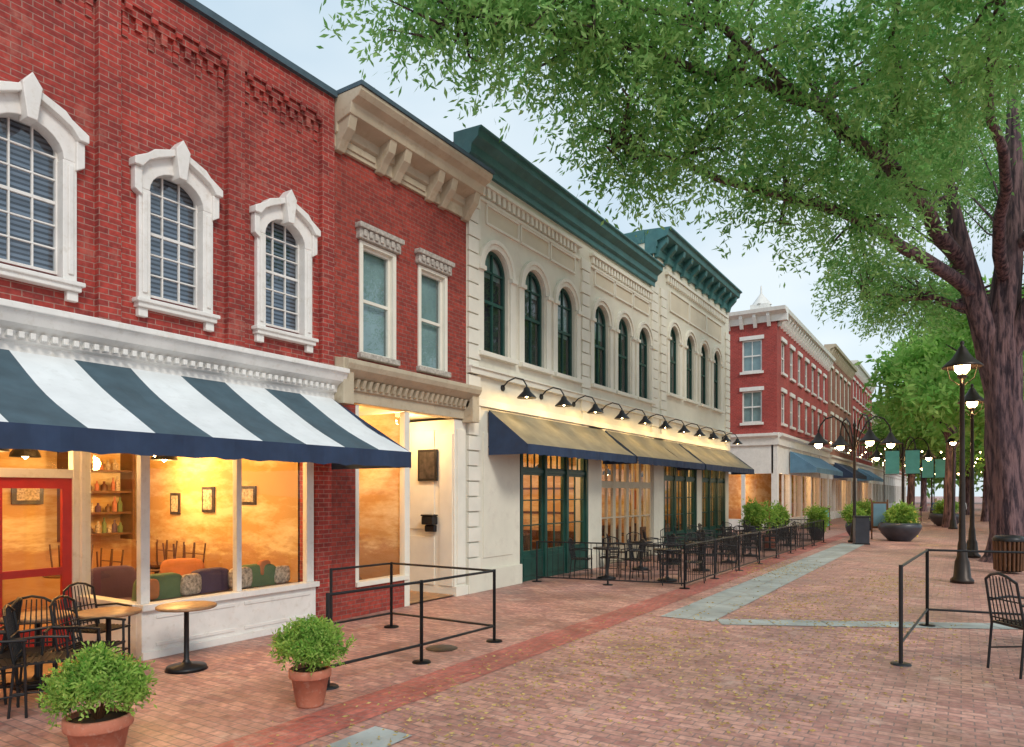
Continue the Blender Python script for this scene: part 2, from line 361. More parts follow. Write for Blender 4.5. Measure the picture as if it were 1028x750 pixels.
    wl.quad(D(3.72,0,0),D(-4,0,0),D(-4,3.6,0),D(3.72,3.6,0))
    wl.box(-14.1,-14,-4,9.9,0,3.7); wl.box(-14,-9.0,7.62,7.72,0,3.7); wl.box(-14,-10.3,2.2,2.3,0,3.7)
    wl.cm=1; wl.quad((-14,-4,.03),(F-.1,-4,.03),(F-.1,7.62,.03),(-14,7.62,.03))
    wl.cm=2; wl.quad((-14,-4,3.68),(F,-4,3.68),(F,7.95,3.68),(-14,7.95,3.68))
    pier=G('brick_pier','brick1'); pier.bx(PF,7.62,7.95,0,3.6,-.02,.4)
    sh=G('wall_shelves','darkwood','cush','sofap','terra','sofag')
    for z in (1.3,1.7,2.1,2.5): sh.box(-13.95,-13.6,6.3,7.4,z,z+.04)
    sh.box(-14,-13.55,6.25,6.3,1.2,2.9); sh.box(-14,-13.55,7.4,7.45,1.2,2.9)
    for z in (1.34,1.74,2.14,2.54):
        y=6.38
        while y<7.3:
            sh.cm=random.choice([0,1,2,3,4]); w=random.uniform(.03,.06); h=random.uniform(.12,.3)
            sh.lathe([(w,z),(w,z+h*.6),(w*.4,z+h*.75),(w*.4,z+h),(0,z+h)],-13.78,y,10); y+=w*2+random.uniform(.01,.08)
    so=G('window_seats','sofag','sofap','cush','orange','darkwood')
    def seat(x,y,m,r,w=.34):
        so.cm=m; so.pillow((x,y,.42),(.32,w,.13),r,.4)
        so.pillow((x+.28*math.cos(r),y+.28*math.sin(r),.72),(.09,w,.3),r,.45,.12)
        so.cm=4
        for a,b in ((-.25,-.8*w),(.25,-.8*w),(-.25,.8*w),(.25,.8*w)):
            px=x+a*math.cos(r)-b*math.sin(r); py=y+a*math.sin(r)+b*math.cos(r); so.tube([(px,py,.03),(px,py,.34)],.02,6)
    seat(-9.35,5.3,0,.0); seat(-9.4,6.05,1,.1); seat(-9.35,6.85,0,-.1,.36); seat(-10.6,6.6,3,2.6); seat(-10.3,5.4,1,2.9)
    so.cm=2; so.pillow((-9.0,5.72,.83),(.06,.17,.15),.2,.5); so.pillow((-8.98,6.5,.84),(.07,.18,.16),-.1,.5); so.pillow((-9.0,7.25,.82),(.06,.17,.14),.1,.5)
    so.cm=3; so.pillow((-8.97,5.1,.83),(.06,.14,.14),0,.5); so.pillow((-9.02,6.95,.95),(.05,.13,.12),.3,.5)
    so.cm=4; so.box(-9.2,-8.8,4.98,7.44,.6,.68)
    tb=G('indoor_tables','darkwood')
    for x,y in ((-11,5.5),(-11.2,7),(-12,4),(-11,3.2),(-12.5,5.8),(-12.2,7.1)):
        tb.lathe([(0,.75),(.4,.75),(.4,.72),(.04,.7),(.04,.05),(.25,.03)],x,y,20)
        for s_ in (-1,1):      # chairs turned upside-down on the table
            cx=x+s_*.16; tb.box(cx-.15,cx+.15,y-.18,y+.18,.79,.83)
            for a in (-.13,.13):
                for b in (-.16,.16): tb.tube([(cx+a,y+b,.83),(cx+a*1.2,y+b*1.2,1.24)],.014,5)
            tb.tube([(cx-.15,y+.18,1.05),(cx+.15,y+.18,1.05)],.01,5)
    art=G('wall_pictures','paper','cush','orange')
    for i,(y,z) in enumerate(((4.0,1.6),(4.8,1.9),(8.6,1.7),(3.2,2.0),(5.5,1.9))):
        art.cm=0; art.box(-13.97,-13.93,y,y+.5,z,z+.6); art.cm=1+i%2; art.box(-13.929,-13.92,y+.07,y+.43,z+.07,z+.53)
    for x,z,w,h in ((-11.6,1.75,.36,.46),(-12.6,1.7,.3,.4),(-10.5,1.9,.42,.32)):
        art.cm=0; art.box(x,x+w,7.59,7.615,z,z+h); art.cm=1; art.box(x+.05,x+w-.05,7.58,7.589,z+.05,z+h-.05)
    pl=G('pendant_lamps','black','bulb'); ls=[]
    for x,y,p in ((-10.2,5.9,150),(-11.8,7.0,150),(-11.3,4.2,130),(-12.7,5.2,0),(-12.8,3.4,0)):
        pl.cm=0; pl.tube([(x,y,3.67),(x,y,2.95)],.01,6); pl.lathe([(.04,2.95),(.1,2.9),(.2,2.75),(.22,2.68)],x,y)
        pl.cm=1; pl.lathe([(0,2.8),(.05,2.76),(.06,2.7),(0,2.64)],x,y,12)
        if p: ls.append(plight((x,y,2.55),p,(1,.56,.18),.12))
    ls.append(plight((-9.4,3.2,3.3),90,(1,.58,.22),.12))
    group('red_brick_shop_building',[wall,cop,body,fr,gl,bl,tr,cor,sf,sg,dr,wl,pier,sh,so,tb,art,pl]+ls,(F,2,0))
building_one()

def awning(name,y0,y1,zt,xf,zf,val,mats,sw,vm,close=True):
    g=G('canopy',*mats); v=G('valance',vm); fr=G('support_frame','black')
    n=max(1,round((y1-y0)/sw)); 
    for i in range(n):
        a0=y0+(y1-y0)*i/n; b0=y0+(y1-y0)*(i+1)/n; g.cm=i%len(mats)
        k=8
        for h in range(3):
            a=a0+(b0-a0)*h/3; b=a0+(b0-a0)*(h+1)/3
            for j in range(k):
                t0,t1=j/k,(j+1)/k
                f=lambda t,y:(F+.05+(xf-F-.05)*t,y,zt+(zf-zt)*t-.05*math.sin(math.pi*t)-(.022*math.sin((y-y0)*5.1)+.01*math.sin(y*11+t*5))*math.sin(math.pi*t))
                g.add([f(t0,a),f(t0,b),f(t1,b),f(t1,a)],[(0,1,2,3)],True)
    m=int((y1-y0)/.12)
    for i in range(m):
        a=y0+(y1-y0)*i/m; b=y0+(y1-y0)*(i+1)/m
        w=lambda y:.015*math.sin(y*7)+.01*math.sin(y*17)
        v.add([(xf+.004,a,zf+.01),(xf+.004,b,zf+.01),(xf+w(b),b,zf-val+w(b*2)*.6),(xf+w(a),a,zf-val+w(a*2)*.6)],[(0,1,2,3)],True)
    for y in (y0,y1):
        v.add([(F+.05,y,zt),(xf,y,zf),(xf,y,zf-val),(F+.05,y,zf-val)],[(0,1,2,3)]) if close else None
    for y in [y0+.03,y1-.03]+[y0+(y1-y0)*i/3 for i in (1,2)]:
        fr.tube([(F+.02,y,zf-.02),(xf-.03,y,zf-.02)],.014,6); fr.tube([(F+.02,y,zt-.06),(xf-.03,y,zf-.03)],.014,6)
    fr.tube([(xf-.03,y0,zf-.02),(xf-.03,y1,zf-.02)],.014,6)
    group(name,[g,v,fr],(F,y0,zf))
awning('striped_awning',-3.16,7.92,3.64,-6.89,2.7,.22,['wcanvas','slate'],.652,'navy')

# ------------------------------------------------------------------ building 2
def building_two():
    Y0,Y1=7.95,11.65
    W=[(8.62,9.45),(10.15,10.95)]
    wall=G('brick_wall','brick2'); wall.wall(PF,Y0,Y1,4.2,7.8,[(a,b,4.5,6.42) for a,b in W],.2)
    body=G('building_body','brick2'); body.box(-20,F-.25,Y0,Y1-.01,3.75,8.4)
    fr=G('window_frames','creamtrim'); gl=G('window_glass','wglass'); sd=G('window_shades','shade'); fr.bev=.004
    st=G('stone_lintels','stone'); st.bev=.02
    for a,b in W:
        fr.bx(PF,a-.04,a+.04,4.5,6.42,-.03,.12); fr.bx(PF,b-.04,b+.04,4.5,6.42,-.03,.12); fr.bx(PF,a+.04,b-.04,6.36,6.42,-.03,.12)
        sash(fr,gl,PF,a+.04,b-.04,4.5,6.36,.08,1,2,.03,.05)
        sd.quad(PF(a,4.5,.17),PF(b,4.5,.17),PF(b,6.42,.17),PF(a,6.42,.17))
        st.bx(PF,a-.1,b+.1,6.43,6.66,-.1,.05); st.bx(PF,a-.14,b+.14,6.6,6.69,-.15,.0)
        for i in range(7): 
            y=a-.06+(b-a+.12)*(i+.5)/7; st.bx(PF,y-.04,y+.04,6.47,6.59,-.13,-.1)
        st.bx(PF,a-.08,b+.08,4.4,4.5,-.1,.1)
    c=G('roof_cornice','tan'); c.bev=.01
    c.prof(PF,[(-.3,7.75),(.06,7.75),(.06,7.95),(.12,7.98),(.12,8.12),(.42,8.2),(.46,8.36),(.6,8.42),(.66,8.5),(.66,8.56),(-.3,8.56)],Y0+.02,Y1+.02)
    for y in (8.0,8.95,9.35,10.3,10.7,11.45):
        c.prof(PF,[(.0,7.7),(.1,7.7),(.2,7.85),(.34,8.0),(.4,8.21),(.0,8.21)],y,y+.17)
    c.bx(PF,8.2,8.9,7.82,7.93,-.09,-.06); c.bx(PF,9.6,10.25,7.82,7.93,-.09,-.06)
    ed=G('roof_flashing','slate'); ed.box(F-.3,F+.69,Y0+.01,Y1+.04,8.56,8.63)
    m=G('shop_cornice','tan'); m.bev=.01
    m.prof(PF,[(-.2,3.62),(.05,3.62),(.05,3.8),(.1,3.82),(.1,3.98),(.2,4.02),(.34,4.12),(.38,4.2),(.38,4.27),(0,4.34),(-.2,4.34)],Y0+.04,Y1+.04)
    for i in range(24):
        y=Y0+.1+i*.15; m.prof(PF,[(.1,3.84),(.16,3.86),(.22,3.99),(.1,3.99)],y,y+.07)
    m.bx(PF,7.97,8.2,3.55,4.3,-.28,-.0); m.bx(PF,11.5,11.73,3.55,4.3,-.28,-.0)
    pr=G('brick_piers','brick2'); pr.bx(PF,7.96,8.5,0,3.6,.0,.3); pr.bx(PF,8.5,9.82,0,.5,.0,.2)
    sf=G('shopfront_frame','creamtrim'); sf.bev=.006; gg=G('shop_window_glass','glass')
    sf.bx(PF,8.5,9.82,.5,.58,-.05,.2); sf.bx(PF,8.5,8.58,.58,3.6,-.01,.1); sf.bx(PF,9.74,9.88,.0,3.6,-.01,.12); sf.bx(PF,8.58,9.74,2.6,2.72,.0,.1)
    gg.quad(PF(8.58,.58,.05),PF(9.74,.58,.05),PF(9.74,3.6,.05),PF(8.58,3.6,.05))
    wl=G('interior_walls','plaster','floorw','creamtrim')
    wl.box(-10.4,F-.12,9.8,9.86,0,3.6)
    P=PY(11.25); 
    sf.bx(P,-10.5,F,0,3.6,0,.39); sf.bx(P,F-.38,F-.04,.2,3.3,-.02,-.0); sf.bx(P,-10.3,-9.15,.2,1.2,-.02,0); sf.bx(P,-10.3,-9.15,1.35,3.4,-.02,0)
    sf.bx(PF,11.32,11.6,.25,3.4,-.03,-.0); sf.bx(PF,11.25,11.66,0,.2,-.05,-.0)
    D=PX(-10.4)
    sf.bx(D,9.86,9.98,0,3.6,-.03,.1); sf.bx(D,11.13,11.25,0,3.6,-.03,.1); sf.bx(D,9.98,11.13,2.3,2.4,-.03,.1); sf.bx(D,10.1,11.0,0,.9,.0,.06); sf.bx(D,9.98,10.1,0,2.3,0,.06); sf.bx(D,11.0,11.13,0,2.3,0,.06)
    gg.quad(D(10.1,.9,.03),D(11.0,.9,.03),D(11.0,3.6,.03),D(10.1,3.6,.03))
    po=G('notice_board','black','paper'); po.bx(P,-9.55,-9.05,2.35,3.0,-.07,-.02); po.cm=1; po.bx(P,-9.5,-9.1,2.4,2.95,-.075,-.07)
    mb=G('mailbox','black'); mb.bev=.02; mb.bx(P,-9.35,-9.05,1.45,1.62,-.2,-.02); mb.bx(P,-9.33,-9.07,1.3,1.44,-.12,-.02); mb.bx(P,-9.36,-9.04,1.62,1.66,-.22,-.02)
    wl.box(-14.1,-14,9.9,12,0,3.7); wl.box(-14,-10.5,11.3,11.4,0,3.7); wl.box(-14,F-.32,7.97,8.07,0,3.7)
    wl.cm=1; wl.quad((-14,8,.034),(F,8,.034),(F,11.25,.034),(-14,11.25,.034)); wl.cm=2; wl.quad((-14,8,3.68),(F,8,3.68),(F,11.6,3.68),(-14,11.6,3.68))
    tb=G('indoor_chairs','darkwood')
    for x,y in ((-9.2,8.9),(-9.6,9.3)):
        for t in range(5): a=t*1.3; tb.tube([(x+.2*math.cos(a),y+.2*math.sin(a),.03),(x+.17*math.cos(a),y+.17*math.sin(a),.9)],.018,6)
        tb.lathe([(0,.5),(.22,.5),(.22,.46),(0,.45)],x,y,16)
    fx=G('ceiling_lamp','black','bulb'); fx.lathe([(.0,3.66),(.12,3.66),(.12,3.6)],-9.5,10.6,16); fx.cm=1; fx.lathe([(.11,3.6),(.09,3.54),(0,3.5)],-9.5,10.6,16)
    ls=[plight((-9.5,10.6,3.35),60,(1,.62,.27)),plight((-9.6,8.8,3.0),80,(1,.54,.16))]
    group('narrow_brick_building',[wall,body,fr,gl,sd,st,c,ed,m,pr,sf,gg,po,mb,wl,tb,fx]+ls,(F,9.8,0))
building_two()

# ------------------------------------------------------------------ building 3 (cream, arched windows)
def arch_window(fr,gl,bk,wl,mo,c,z0,zt,hw):
    zs=zt-hw
    for sg in (-1,1):
        q=[(c+sg*hw,zt+.05),(c+sg*hw,zs)]+[(c+sg*hw*math.cos(math.pi/2*i/8),zs+hw*math.sin(math.pi/2*i/8)) for i in range(1,9)]+[(c,zt+.05)]
        wl.prism(PF,q,-.001,.18)
    o=[(c-hw,z0)]+arcpts(c,hw,zs,hw)+[(c+hw,z0)]; k=.07
    i_=[(c-hw+k,z0)]+arcpts(c,hw-k,zs,hw-k)+[(c+hw-k,z0)]
    for a in range(len(o)-1): fr.prism(PF,[o[a],o[a+1],i_[a+1],i_[a]],.08,.16)
    fr.bx(PF,c-hw+k,c+hw-k,z0,z0+.08,.08,.16); fr.bx(PF,c-.02,c+.02,z0+.08,zt-k,.09,.15)
    zm=z0+(zt-z0)*.5; fr.bx(PF,c-hw+k,c+hw-k,zm-.035,zm+.035,.085,.155); fr.bx(PF,c-hw+k,c+hw-k,zs-.02,zs+.02,.09,.15)
    gl.add([PF(a,z,.12) for a,z in i_],[tuple(range(len(i_)))])
    bk.cm=0; bk.quad(PF(c-hw,z0,.22),PF(c+hw,z0,.22),PF(c+hw,zt+.05,.22),PF(c-hw,zt+.05,.22))
    bk.cm=1; zz=z0+(zt-z0)*random.choice((.45,.6,.75)); bk.quad(PF(c-hw,zz,.2),PF(c+hw,zz,.2),PF(c+hw,zt+.05,.2),PF(c-hw,zt+.05,.2))
    for r0,r1,d in ((hw+.01,hw+.12,-.05),(hw+.12,hw+.21,-.09)):
        A=arcpts(c,r1,zs,r1); B=arcpts(c,r0,zs,r0)
        for a in range(len(A)-1): mo.prism(PF,[A[a],A[a+1],B[a+1],B[a]],d,-.0)
def building_three():
    E=31.1
    wl=G('painted_walls','cream'); fr=G('window_frames','green'); gl=G('window_glass','wglass'); bk=G('window_interior','dark','shade')
    mo=G('mouldings','creamtrim'); mo.bev=.006; pn=G('wall_panels','panel')
    A=[12.75,14.4,16.0,18.1,19.7,21.3]; B=[24.1,25.85,27.55,29.25]; hw=.48
    opA=[(c-hw,c+hw,5.13,7.49) for c in A]; opB=[(c-hw,c+hw,5.6,8.1) for c in B]
    wl.wall(PF,11.65,22.1,4.0,9.1,opA,.2); wl.wall(PF,22.1,E,4.0,10.3,opB,.2)
    for c in A: arch_window(fr,gl,bk,wl,mo,c,5.13,7.44,hw)
    for c in B: arch_window(fr,gl,bk,wl,mo,c,5.6,8.05,hw)
    for arr,z0,zs in ((A,5.13,6.96),(B,5.6,7.57)):
        for c in arr:
            for s in (-1,1): mo.bx(PF,c+s*(hw+.15)-.1,c+s*(hw+.15)+.1,z0,zs-.09,-.055,0); mo.bx(PF,c+s*(hw+.15)-.12,c+s*(hw+.15)+.12,zs-.1,zs-.005,-.115,0)
            mo.bx(PF,c-hw-.26,c+hw+.26,z0-.1,z0-.0,-.14,.05)
    for a,b,z0,z1 in ((12.3,16.5,7.95,8.3),(17.6,21.7,7.95,8.3),(23.6,29.9,8.55,9.2)):
        n=3; 
        for i in range(n):
            p=a+(b-a)*i/n+.08; q=a+(b-a)*(i+1)/n-.08
            pn.bx(PF,p,q,z0,z1,-.012,0)
            mo.bx(PF,p-.04,q+.04,z1,z1+.05,-.05,0); mo.bx(PF,p-.04,q+.04,z0-.05,z0,-.05,0); mo.bx(PF,p-.05,p,z0,z1,-.045,0); mo.bx(PF,q,q+.05,z0,z1,-.045,0)
    for a,b,zt in ((11.67,12.02,8.6),(16.85,17.25,8.6),(21.9,22.4,9.3),(22.75,23.2,9.3),(30.55,E,9.3)):
        z=0.12 if a in (11.67,) else 4.0
        i=0
        while z<zt-.2:
            e=.06*(i%2) if b<E else 0; mo.bx(PF,a-(0 if a<12 else .06*(i%2)),b+e,z,z+.29,-.06-.004*(i%2),0); z+=.32; i+=1
    for a,b,z in ((12.1,16.7,8.45),(17.4,21.8,8.45)):
        n=int((b-a)/.2)
        for i in range(n): y=a+i*.2; mo.bx(PF,y,y+.11,z,z+.2,-.1,0)
        mo.bx(PF,a-.05,b,z+.2,z+.28,-.14,0); mo.bx(PF,a-.05,b,z-.1,z-.03,-.06,0)
    n=int((30.6-23.3)/.22)
    for i in range(n): y=23.3+i*.22; mo.bx(PF,y,y+.12,9.45,9.68,-.1,0)
    mo.bx(PF,23.2,30.6,9.68,9.78,-.14,0)
    mo.bx(PF,11.66,E,4.6,4.72,-.12,0); mo.bx(PF,11.66,E,4.72,4.76,-.16,0); mo.bx(PF,11.66,E,3.95,4.1,-.07,0)
    body=G('building_body','cream','roof'); body.box(-22,F-.25,11.66,22.05,3.75,9.3); body.box(-22,F-.26,22.1,E,3.74,10.6)
    wc=G('side_parapet','brick3'); wc.box(-22,F-.26,11.662,11.9,9.3,9.5)
    c=G('roof_cornice','teal'); c.bev=.01
    c.prof(PF,[(-.3,8.95),(.08,8.95),(.08,9.1),(.16,9.14),(.18,9.3),(.34,9.42),(.36,9.56),(.42,9.57),(.42,9.62),(-.3,9.66)],11.6,22.08)
    c.prof(PF,[(-.3,10.1),(.08,10.1),(.1,10.3),(.14,10.32),(.14,10.5),(.5,10.62),(.54,10.8),(.62,10.82),(.62,10.88),(-.3,10.95)],22.09,E-.1)
    for i in range(11):
        y=22.2+i*.84; c.prof(PF,[(.0,10.0),(.14,10.0),(.2,10.2),(.42,10.42),(.46,10.62),(.0,10.62)],y,y+.2)
    c.box(-13,F-.3,22.06,22.2,10.5,10.95)
    gr=G('ground_floor_piers','cream'); gr.bev=.008
    gr.bx(PF,11.66,13.75,0,3.95,.0,.4); gr.bx(PF,17.3,18.15,0,3.95,.0,.4); gr.bx(PF,22.2,23.1,0,3.95,0,.4); gr.bx(PF,30.6,E,0,3.95,0,.4); gr.bx(PF,26.7,27.3,0,3.95,0,.4)
    gr.bx(PF,12.25,13.4,.7,3.4,-.02,0); gr.bx(PF,11.66,13.75,0,.45,-.07,0)
    gr.bx(PF,13.75,30.6,3.4,3.95,0,.3)
    for a in (17.3,22.2,26.7): gr.bx(PF,a-.03,a+.88 if a<26 else a+.63,0,.4,-.06,0)
    sf=G('shopfront_frame','green'); gg=G('shop_window_glass','glass'); sf.bev=.005
    def shop(a,b,n,lo=.65):
        sf.bx(PF,a,b,0,lo,.05,.15); w=(b-a)/n
        for i in range(n):
            sash(sf,gg,PF,a+i*w+.03,a+(i+1)*w-.03,lo,2.6,.1,2,3,.03,.07)
            sash(sf,gg,PF,a+i*w+.03,a+(i+1)*w-.03,2.66,3.4,.1,3,1,.03,.06)
            sf.bx(PF,a+i*w+.12,a+(i+1)*w-.12,.12,lo-.1,.03,.05)
        for i in range(n+1): sf.bx(PF,a+i*w-.05,a+i*w+.05,0,3.4,.0,.2)
        sf.bx(PF,a,b,2.59,2.67,.04,.2)
    shop(13.85,17.25,3); shop(23.15,26.65,3); shop(27.35,30.55,3)
    dd=G('wooden_doors','tan','glass'); n=4; w=(22.15-18.2)/n
    for i in range(n):
        a=18.2+i*w
        for p,q,z0,z1 in ((a,a+.1,0,3.4),(a+w-.1,a+w,0,3.4),(a+.1,a+w-.1,0,.5),(a+.1,a+w-.1,2.25,2.45),(a+.1,a+w-.1,3.3,3.4),(a+w/2-.02,a+w/2+.02,.5,3.3),(a+.1,a+w-.1,1.35,1.39)):
            dd.cm=0; dd.bx(PF,p,q,z0,z1,.08+.002*(z0==.5),.16)
        dd.cm=1; dd.quad(PF(a+.1,.5,.12),PF(a+w-.1,.5,.12),PF(a+w-.1,3.3,.12),PF(a+.1,3.3,.12))
    it=G('interior_walls','plaster','floorw','darkwood','orange'); it.box(-12.1,-12,11.7,E,0,3.72); it.box(-12,F-.42,13.3,13.4,0,3.72); it.box(-12,F-.42,E-.3,E-.2,0,3.72); it.box(-12,-9.6,22.4,22.5,0,3.72); it.box(-12,-9.2,17.7,17.8,0,3.72)
    it.cm=1; it.quad((-12,11.7,.034),(F-.05,11.7,.034),(F-.05,E,.034),(-12,E,.034))
    it.cm=2; it.box(-11.4,-10.9,18.5,21.5,0,1.1); it.box(-11.95,-11.7,18.5,21.5,1.3,2.8)
    for k in range(20):
        x=random.uniform(-11,-9.2); y=random.uniform(13.8,30); it.cm=2; it.lathe([(0,.75),(.4,.75),(.4,.7),(.04,.68),(.04,0)],x,y,14); it.box(x-.6,x-.55,y-.2,y+.2,.4,1.0); it.box(x+.5,x+.55,y-.2,y+.2,.4,1.0)
        it.cm=random.choice((2,3)); it.lathe([(0,.76),(.05,.76),(.05,.95),(.02,1.0),(0,1.06)],x,y,10)
    for y in (13.8,14.8,15.6,16.6,24,25.4,28,29.4): it.cm=random.choice((2,3)); it.box(-11.99,-11.93,y,y+.6,1.4,2.2)
    it.cm=2; it.box(-12,F-.5,17.69,17.7,0,1.0); it.box(-11.8,-9.3,17.66,17.69,1.5,1.56); it.box(-11.8,-9.3,17.66,17.69,2.2,2.26)
    pl=G('pendant_lamps','black','bulb'); ls=[]
    for x,y,p in ((-9.8,14.8,0),(-10.2,15.7,115),(-9.8,16.6,0),(-10.2,19.8,115),(-9.8,21,0),(-10.2,26.3,150),(-9.8,24.2,0),(-9.8,28.8,0)):
        pl.cm=0; pl.tube([(x,y,3.7),(x,y,2.9)],.01,6); pl.lathe([(.03,2.9),(.15,2.8),(.18,2.7)],x,y,16); pl.cm=1; pl.lathe([(0,2.8),(.06,2.74),(0,2.66)],x,y,12)
        if p: ls.append(plight((x,y,2.55),p,(1,.58,.22),.12))
    group('cream_arcade_building',[wl,fr,gl,bk,mo,pn,body,wc,c,gr,sf,gg,dd,it,pl]+ls,(F,21,0))
    gm=None
    for y in (13.0,14.7,16.4,18.1,19.8,21.5,23.3,25.0,26.7,28.4,30.1):
        if gm is None:
            g=G('gooseneck','black','bulb')
            g.tube([(0,0,0),(.03,0,0)],.07,12)
            g.tube([(0,0,0),(.15,0,.14),(.35,0,.2),(.55,0,.14),(.64,0,0),(.64,0,-.06)],.017,8)
            g.lathe([(.03,-.03),(.06,-.06),(.08,-.12),(.2,-.24),(.22,-.27)],.64,0,20); g.lathe([(.2,-.27),(.07,-.13),(0,-.12)],.64,0,20)
            g.cm=1; g.lathe([(0,-.14),(.05,-.18),(.055,-.23),(0,-.27)],.64,0,12); gm=g.mesh()
        e=link(bpy.data.objects.new('gooseneck_wall_lamp',None)); e.location=(F+.005,y,4.45)
        c=link(bpy.data.objects.new('lamp_body',gm)); c.parent=e
        l=plight((.64,0,-.33),24,(1,.64,.24),.05); l.parent=e
building_three()
for a,b in ((12.4,18.1),(18.25,24.3),(24.45,31.3)):
    awning('shop_awning',a,b,3.9,-7.59,3.12,.2,['tcanvas'],.6,'navy')

# ------------------------------------------------------------------ far buildings
def far_building(name,y0,y1,h,wm,side=None,gfl=4.9,shopm='white',floors=2,corn='white',trim='white',xs=0,wspace=2.2,ww=1.1):
    x=F+xs; P=PX(x)
    wl=G('walls',wm); n=max(2,int((y1-y0-1)/wspace)); ops=[]; fh=(h-1.2-gfl)/floors
    cs=[y0+.5+(y1-y0-1)*(i+.5)/n for i in range(n)]
    for f in range(floors):
        z=gfl+f*fh+.7
        for c in cs: ops.append((c-ww/2,c+ww/2,z,z+fh-1.1))
    wl.wall(P,y0,y1,gfl,h,ops,.2)
    fr=G('window_frames',trim); gl=G('window_glass','wglass'); bk=G('window_blinds','shade')
    for a,b,z0,z1 in ops:
        sash(fr,gl,P,a,b,z0,z1,.1,2,2,.04,.08); bk.quad(P(a,z0,.19),P(b,z0,.19),P(b,z1,.19),P(a,z1,.19))
        fr.bx(P,a-.12,b+.12,z1,z1+.22,-.08,0); fr.bx(P,a-.1,b+.1,z0-.14,z0,-.12,0)
    body=G('building_body',wm); 
    body.box(-25,x-.25,y0+(0 if side is None else .25),y1-.01,gfl-.2,h-.1)
    tr=G('trim',trim); tr.prof(P,[(-.2,gfl-.6),(.1,gfl-.6),(.12,gfl-.2),(.3,gfl-.1),(.3,gfl+.05),(-.2,gfl+.1)],y0-.02,y1)
    co=G('roof_cornice',corn); co.prof(P,[(-.3,h-.7),(.1,h-.7),(.14,h-.35),(.5,h-.2),(.55,h),(-.3,h+.03)],y0-.02,y1)
    i=y0+.2
    while i<y1: co.prof(P,[(0,h-.95),(.12,h-.95),(.38,h-.4),(.38,h-.25),(0,h-.25)],i,i+.18); i+=.75
    gr=G('ground_floor_piers',shopm); gg=G('shop_window_glass','glass'); it=G('interior_walls','plaster','floorw')
    m=max(2,int((y1-y0)/3.2))
    for k in range(m+1):
        c=y0+.2+(y1-y0-.4)*k/m; gr.bx(P,c-.2,c+.2,0,gfl-.6,-.02,.3)
    for k in range(m):
        c0=y0+.4+(y1-y0-.4)*k/m; c1=y0+(y1-y0-.4)*(k+1)/m
        gr.bx(P,c0,c1,0,.6,.03,.2); gr.bx(P,c0,c1,3.2,gfl-.6,.02,.2); gr.bx(P,(c0+c1)/2-.05,(c0+c1)/2+.05,.6,3.2,.04,.14)
        gg.quad(P(c0,.6,.1),P(c1,.6,.1),P(c1,3.2,.1),P(c0,3.2,.1))
    it.box(x-4.1,x-4,y0+.3,y1,0,gfl-.3); it.box(x-4,x-.35,y1-.2,y1-.1,0,gfl-.3)
    if side is None: it.box(x-4,x-.35,y0+.1,y0+.2,0,gfl-.3)
    ls=[plight((x-1.8,y0+(y1-y0)*.5,2.8),260,(1,.58,.24),.2)] if y0<80 else []
    if side is not None:
        ls.append(plight((x-1.8,y0+2,2.8),130,(1,.58,.24),.2))
        Q=PY(y0); so=[]
        for f in range(floors):
            z=gfl+f*fh+.7
            for c in (-10.0,-12.2,-14.4): so.append((c-.55,c+.55,z,z+fh-1.1))
        wl.wall(Q,-25,x,gfl,h,so,.2)
        for a,b,z0,z1 in so:
            sash(fr,gl,Q,a,b,z0,z1,.1,2,2,.04,.08); bk.quad(Q(a,z0,.19),Q(b,z0,.19),Q(b,z1,.19),Q(a,z1,.19))
            fr.bx(Q,a-.12,b+.12,z1,z1+.22,-.08,0); fr.bx(Q,a-.1,b+.1,z0-.14,z0,-.12,0)
        tr.prof(Q,[(-.2,gfl-.6),(.1,gfl-.6),(.12,gfl-.2),(.3,gfl-.1),(.3,gfl+.05),(-.2,gfl+.1)],-25,x+.1)
        co.prof(Q,[(-.3,h-.7),(.1,h-.7),(.14,h-.35),(.5,h-.2),(.55,h),(-.3,h+.03)],-25,x+.55)
        for i in range(20): co.prof(Q,[(0,h-.95),(.12,h-.95),(.38,h-.4),(.38,h-.25),(0,h-.25)],x-.5-i*.75,x-.32-i*.75)
        gr.bx(Q,-25,-12.2,0,gfl-.6,0,.3); gr.bx(Q,-12.2,x-.2,0,.6,0,.3); gr.bx(Q,-12.2,x-.2,3.2,gfl-.6,0,.3); gr.bx(Q,-10.6,-10.4,.6,3.2,0,.2)
        gg.quad(Q(-12.2,.6,.1),Q(x-.2,.6,.1),Q(x-.2,3.2,.1),Q(-12.2,3.2,.1))
        co.box(-10.2,-9.2,y0+.4,y0+1.4,h,h+.5); co.lathe([(.62,h+.5),(.3,h+.9),(.06,h+1.2),(.04,h+1.6),(0,h+1.7)],-9.7,y0+.9,4)
    group(name,[wl,fr,gl,bk,body,tr,co,gr,gg,it]+ls,(x,y0,0))
far_building('corner_brick_building',40.7,58.5,12.4,'brick3',side=True,gfl=5.4)
far_building('brown_brick_building',58.6,72,13.6,'brick4',gfl=5,corn='tan',trim='creamtrim')
far_building('tall_brick_building',72.1,90,14.5,'brick3',gfl=5,floors=3,corn='white')
far_building('tan_row_building',90.1,112,12.5,'tan',gfl=5,corn='teal',trim='creamtrim')
far_building('end_row_building',112.1,150,15,'brick4',gfl=5,floors=3,corn='tan')
